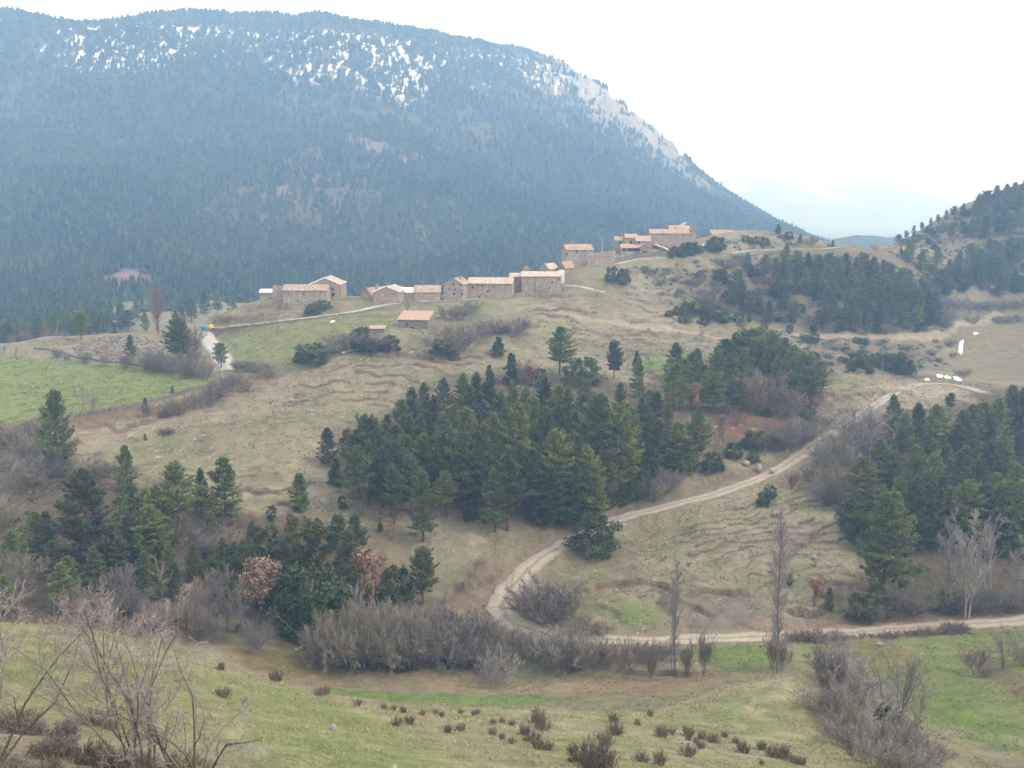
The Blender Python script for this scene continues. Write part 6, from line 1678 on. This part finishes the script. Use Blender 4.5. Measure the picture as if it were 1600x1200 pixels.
# wood on the far blue hill
# ------------------------------------------------------------------ turf of the near meadow: short blades, nobody could count them
def turf():
    r = np.random.default_rng(9)
    nmg = nm.reshape(NR, NC); n = 130000
    row_w = np.gradient(RY) * RY; row_w = row_w * (RY > 26) * (RY < 112); row_w /= row_w.sum()
    i = r.choice(NR, n, p=row_w); j = r.integers(0, NC - 1, n); fu = r.random(n); fr = r.random(n)
    ok = nmg[i, j] > .5
    i, j, fu, fr = i[ok], j[ok], fu[ok], fr[ok]; i = np.minimum(i, NR - 2)
    Y = RY[i] * (1 - fr) + RY[i + 1] * fr; X = (UU[j] + (UU[j + 1] - UU[j]) * fu) * Y
    zz = ground_z(X, Y); c = col.reshape(NR, NC, 3)[i, j]
    thin = fbm(X / 1.6, Y / 1.6, 3, 41); k = r.random(len(X)) < sstep(.3, .6, thin)
    X, Y, zz, c, thin = X[k], Y[k], zz[k], c[k], thin[k]; n = len(X)
    V, K = [], []
    pale = r.random(n) < .35
    for b in range(3):
        h = r.uniform(.04, .12, n) * (.6 + thin) * np.where(pale, 1.25, 1); a = r.uniform(0, 6.28, n); w = r.uniform(.012, .03, n) * np.clip(Y / 45, .7, 2)
        bx_, by_ = X + r.normal(0, .06, n), Y + r.normal(0, .06, n); t = r.normal(0, 1.0, (n, 2)) * h[:, None]
        V.append(np.stack([np.stack([bx_ - np.cos(a) * w, by_ - np.sin(a) * w, zz - .02], 1), np.stack([bx_ + np.cos(a) * w, by_ + np.sin(a) * w, zz - .02], 1), np.stack([bx_ + t[:, 0], by_ + t[:, 1], zz + h], 1)], 1).reshape(-1, 3))
        cc = c * r.uniform(1.1, 1.6, n)[:, None]; cc = np.where(pale[:, None], cc * .5 + np.array((.30,.26,.17)) * .6, cc)
        K.append(np.repeat(cc, 3, 0))
    V = np.concatenate(V); K = np.concatenate(K)
    m, nt, b = mat_new('grass_blades'); a = N(nt, 'ShaderNodeAttribute', attribute_name='albedo'); nt.links.new(a.outputs['Color'], b.inputs['Base Color'])
    tag(link('grass', np_mesh('grass', V, np.arange(len(V)).reshape(-1, 3), m, False, colors=K)), 'short grass of the near meadow', 'grass', kind='stuff')
turf()

# ------------------------------------------------------------------ dry tussocks over the valley sides, and low scrub on the stony hills
def tussocks():
    r = np.random.default_rng(19); n = 150000
    free = np.ones(NR * NC, bool)
    for w, q in ((road_main, 2.3), (road_up, 2.3), (lane, 3.4)):
        idx, d, bi, s = near(w, q); free[idx] = False
    free &= ~(nm > .4)
    fg = free.reshape(NR, NC)
    row_w = np.gradient(RY) * RY ** .4 * (RY > 84) * (RY < 330); row_w /= row_w.sum()
    i = np.minimum(r.choice(NR, n, p=row_w), NR - 2); j = r.integers(20, NC - 21, n); fu = r.random(n); fr = r.random(n)
    Y = RY[i] * (1 - fr) + RY[i + 1] * fr; X = (UU[j] + (UU[j + 1] - UU[j]) * fu) * Y
    k = fg[i, j] & (r.random(n) < sstep(.38, .66, fbm(X / 3.2, Y / 3.2, 3, 23)))
    i, j, X, Y = i[k], j[k], X[k], Y[k]; n = len(X); zz = ground_z(X, Y); c = col.reshape(NR, NC, 3)[i, j]
    V, K = [], []; shade = r.uniform(.75, 1.45, n)
    for b in range(3):
        h = r.uniform(.10, .26, n); a = r.uniform(0, 6.28, n); w = r.uniform(.05, .12, n) * np.clip(Y / 170, .6, 1.5); t = r.normal(0, 1.1, (n, 2)) * h[:, None]
        x_, y_ = X + r.normal(0, .10, n), Y + r.normal(0, .10, n)
        V.append(np.stack([np.stack([x_ - np.cos(a) * w, y_ - np.sin(a) * w, zz - .03], 1), np.stack([x_ + np.cos(a) * w, y_ + np.sin(a) * w, zz - .03], 1), np.stack([x_ + t[:, 0], y_ + t[:, 1], zz + h], 1)], 1).reshape(-1, 3))
        K.append(np.repeat(c * (shade * r.uniform(.85, 1.2, n))[:, None] * 1.12, 3, 0))
    V = np.concatenate(V)
    tag(link('dry_grass', np_mesh('dry_grass', V, np.arange(len(V)).reshape(-1, 3), bpy.data.materials['grass_blades'], False, colors=np.concatenate(K))), 'dry grass tussocks over the valley sides', 'grass', kind='stuff')
tussocks()
def scrub(name, label, m, zones_, seed, size, thin=False):
    r = np.random.default_rng(seed); g = Geo()
    for pxs, n, dmin in zones_:
        q = np.array(pxs, float); lo, hi = q.min(0), q.max(0); got = 0
        while got < n:
            a = r.uniform(lo, hi, (400, 2)); a = a[inside(q, a[:, 0], a[:, 1])]
            for px, py in a[:n - got]:
                p = hit(px, py, dmin); s = r.uniform(*size) * r.choice((.6, 1, 1, 1.3)); k = 34
                c = p + r.normal(0, 1, (k, 3)) * [s * .55, s * .55, s * .28] + [0, 0, s * .35]; c[:, 2] = np.maximum(c[:, 2], p[2])
                D = unit(r.normal(size=(k, 3)) + [0, 0, .8])
                leaves(g, c, D, r.uniform(.35, .7, k) * (1.0 if not thin else 1.3), .30 if not thin else .11, np.clip(r.normal(r.uniform(.2, .7), .15, k), 0, 1), r)
            got += len(a[:n - got])
    tag(link(name, g.mesh(name, m)), label, 'scrub', kind='stuff')
KNOLL = [(1080,410),(1200,398),(1330,402),(1450,430),(1485,470),(1480,520),(1300,522),(1160,505),(1080,470)]
HILL = [(1400,375),(1470,345),(1530,318),(1610,285),(1610,450),(1500,445),(1430,420),(1390,395)]
BANKS = [(1240,535),(1440,538),(1480,572),(1400,588),(1260,580)]
CREST = [(1120,372),(1200,364),(1300,380),(1310,388),(1180,390),(1090,398)]
BELOW = [(980,420),(1090,412),(1090,500),(1010,480),(940,450)]
SIDE = [(820,480),(1000,490),(1120,520),(1060,580),(900,560)]
LEFTW = [(0,700),(130,690),(250,760),(380,800),(560,850),(560,960),(380,1000),(0,960)]
BEND = [(1010,840),(1280,760),(1320,880),(1200,930),(1020,900)]
scrub('green_scrub', 'low dark green scrub dotted over the stony hills', M_box, [(KNOLL, 330, 300), (HILL, 380, 380), (BANKS, 80, 260), (CREST, 40, 380), (BELOW, 40, 300), (LEFTW, 90, 130)], 401, (.6, 1.6))
scrub('dry_scrub', 'low grey brown scrub dotted over the stony hills', M_twig, [(KNOLL, 420, 300), (HILL, 380, 380), (BANKS, 100, 260), (CREST, 60, 380), (BELOW, 90, 300), (SIDE, 50, 250), (LEFTW, 200, 130), (BEND, 26, 150)], 402, (.6, 1.5), True)

# ------------------------------------------------------------------ labels that single out the members of a planted group
ORD = 'first second third fourth fifth sixth seventh eighth ninth tenth eleventh twelfth thirteenth fourteenth fifteenth sixteenth'.split()
WHERE = [  # words found in the group, the place, where counting starts
 ('central grove','in the central grove','the bare slope'),('grove foot','at the grove foot','the bare slope'),('grove end','at the grove end','the grove'),('red bank','above the red bank','the green patch'),
 ('pine clump','in the pine clump','the green patch'),('above the track','in the hedge above the track','the birch'),('bank under the gully','below the gully wood','the track'),
 ('track side of the gully','beside the gully wood','the track'),('gully wood','under the gully wood edge','the track'),('beyond the gully','in the gully wood','the track'),
 ('foot of the left slope','below the left wood','the thorn bushes'),('left wooded slope','in the left wood','the thorn bushes'),('stream thicket','in the stream thicket','the left wood'),
 ('road and stream','by the stream','the thicket'),('lower road','in the lower road hedge','the tall poplar'),('near gully','in the near gully','the tall poplar'),('near meadow','on the near meadow','the thorn bushes'),
 ('thorn bushes','under the thorn bushes','the picture edge'),('field wall','on the field wall','the bare trees'),('far field edge','beyond the green field','the field end'),('field rim','beyond the green field','the field end'),
 ('concrete road','by the concrete road','the poplar'),('sloping field','at the field corner','the concrete road'),('village end of the knoll','on the village end of the knoll','the village'),
 ('wooded knoll','on the wooded knoll','the village'),('knoll and stream','between knoll and far stream','the grove'),('below the knoll','on the bank below the knoll','the village'),('under the knoll','by the path under the knoll','the village'),
 ('below the upper village','below the upper village','the church'),('upper houses','by the upper houses','the tower house'),('far right meadows','in the far meadow hedges','the knoll'),('ditch','by the low meadow ditch','the thicket'),
 ('hill ruin','around the hill ruin','the saddle'),('hill skyline','of the right hill skyline','the saddle'),('right hill','on the steep right hill','the saddle'),('valley floor','at the mountain foot','the field end')]
STOPS = (' standing',' crouched',' scattered',' holding',' rising',' running',' filling',' growing',' in ',' on ',' along ',' of ',' among ',' at ',' under ',' between ',' where ',' behind ',' around ',' beneath ',' dotted',' low on')
def relabel():
    by = {}
    for o in PLANTS:
        if o.get('group'): by.setdefault((o['group'], o['label']), []).append(o)
    for (g, lab), os_ in by.items():
        if len(os_) < 2: continue
        place, start = next(((q, w) for k, q, w in WHERE if k in g), ('near the village', 'the village'))
        P = [mproj(*o.location) for o in os_]; n = len(os_)
        nb = 1 if n <= 6 else 2 if n <= 12 else 3 if n <= 30 else 4
        order = sorted(range(n), key=lambda i: -P[i][1]); per = math.ceil(n / nb)
        base_l = lab
        for stop in STOPS:
            if stop in base_l: base_l = base_l.split(stop)[0]
        for b in range(nb):
            row = sorted(order[b * per:(b + 1) * per], key=lambda i: P[i][0])
            rn = ['', ][0] if nb == 1 else {2: ('lower row', 'upper row'), 3: ('lowest row', 'middle row', 'uphill row'), 4: ('lowest row', 'lower middle row', 'upper middle row', 'topmost row')}[nb][b]
            for k, i in enumerate(row):
                w = ORD[k] if k < len(ORD) else 'last but some'
                t = base_l + ' ' + place + ', ' + (rn + ', ' if rn else '') + w + ' from ' + start
                os_[i]['label'] = t
relabel()
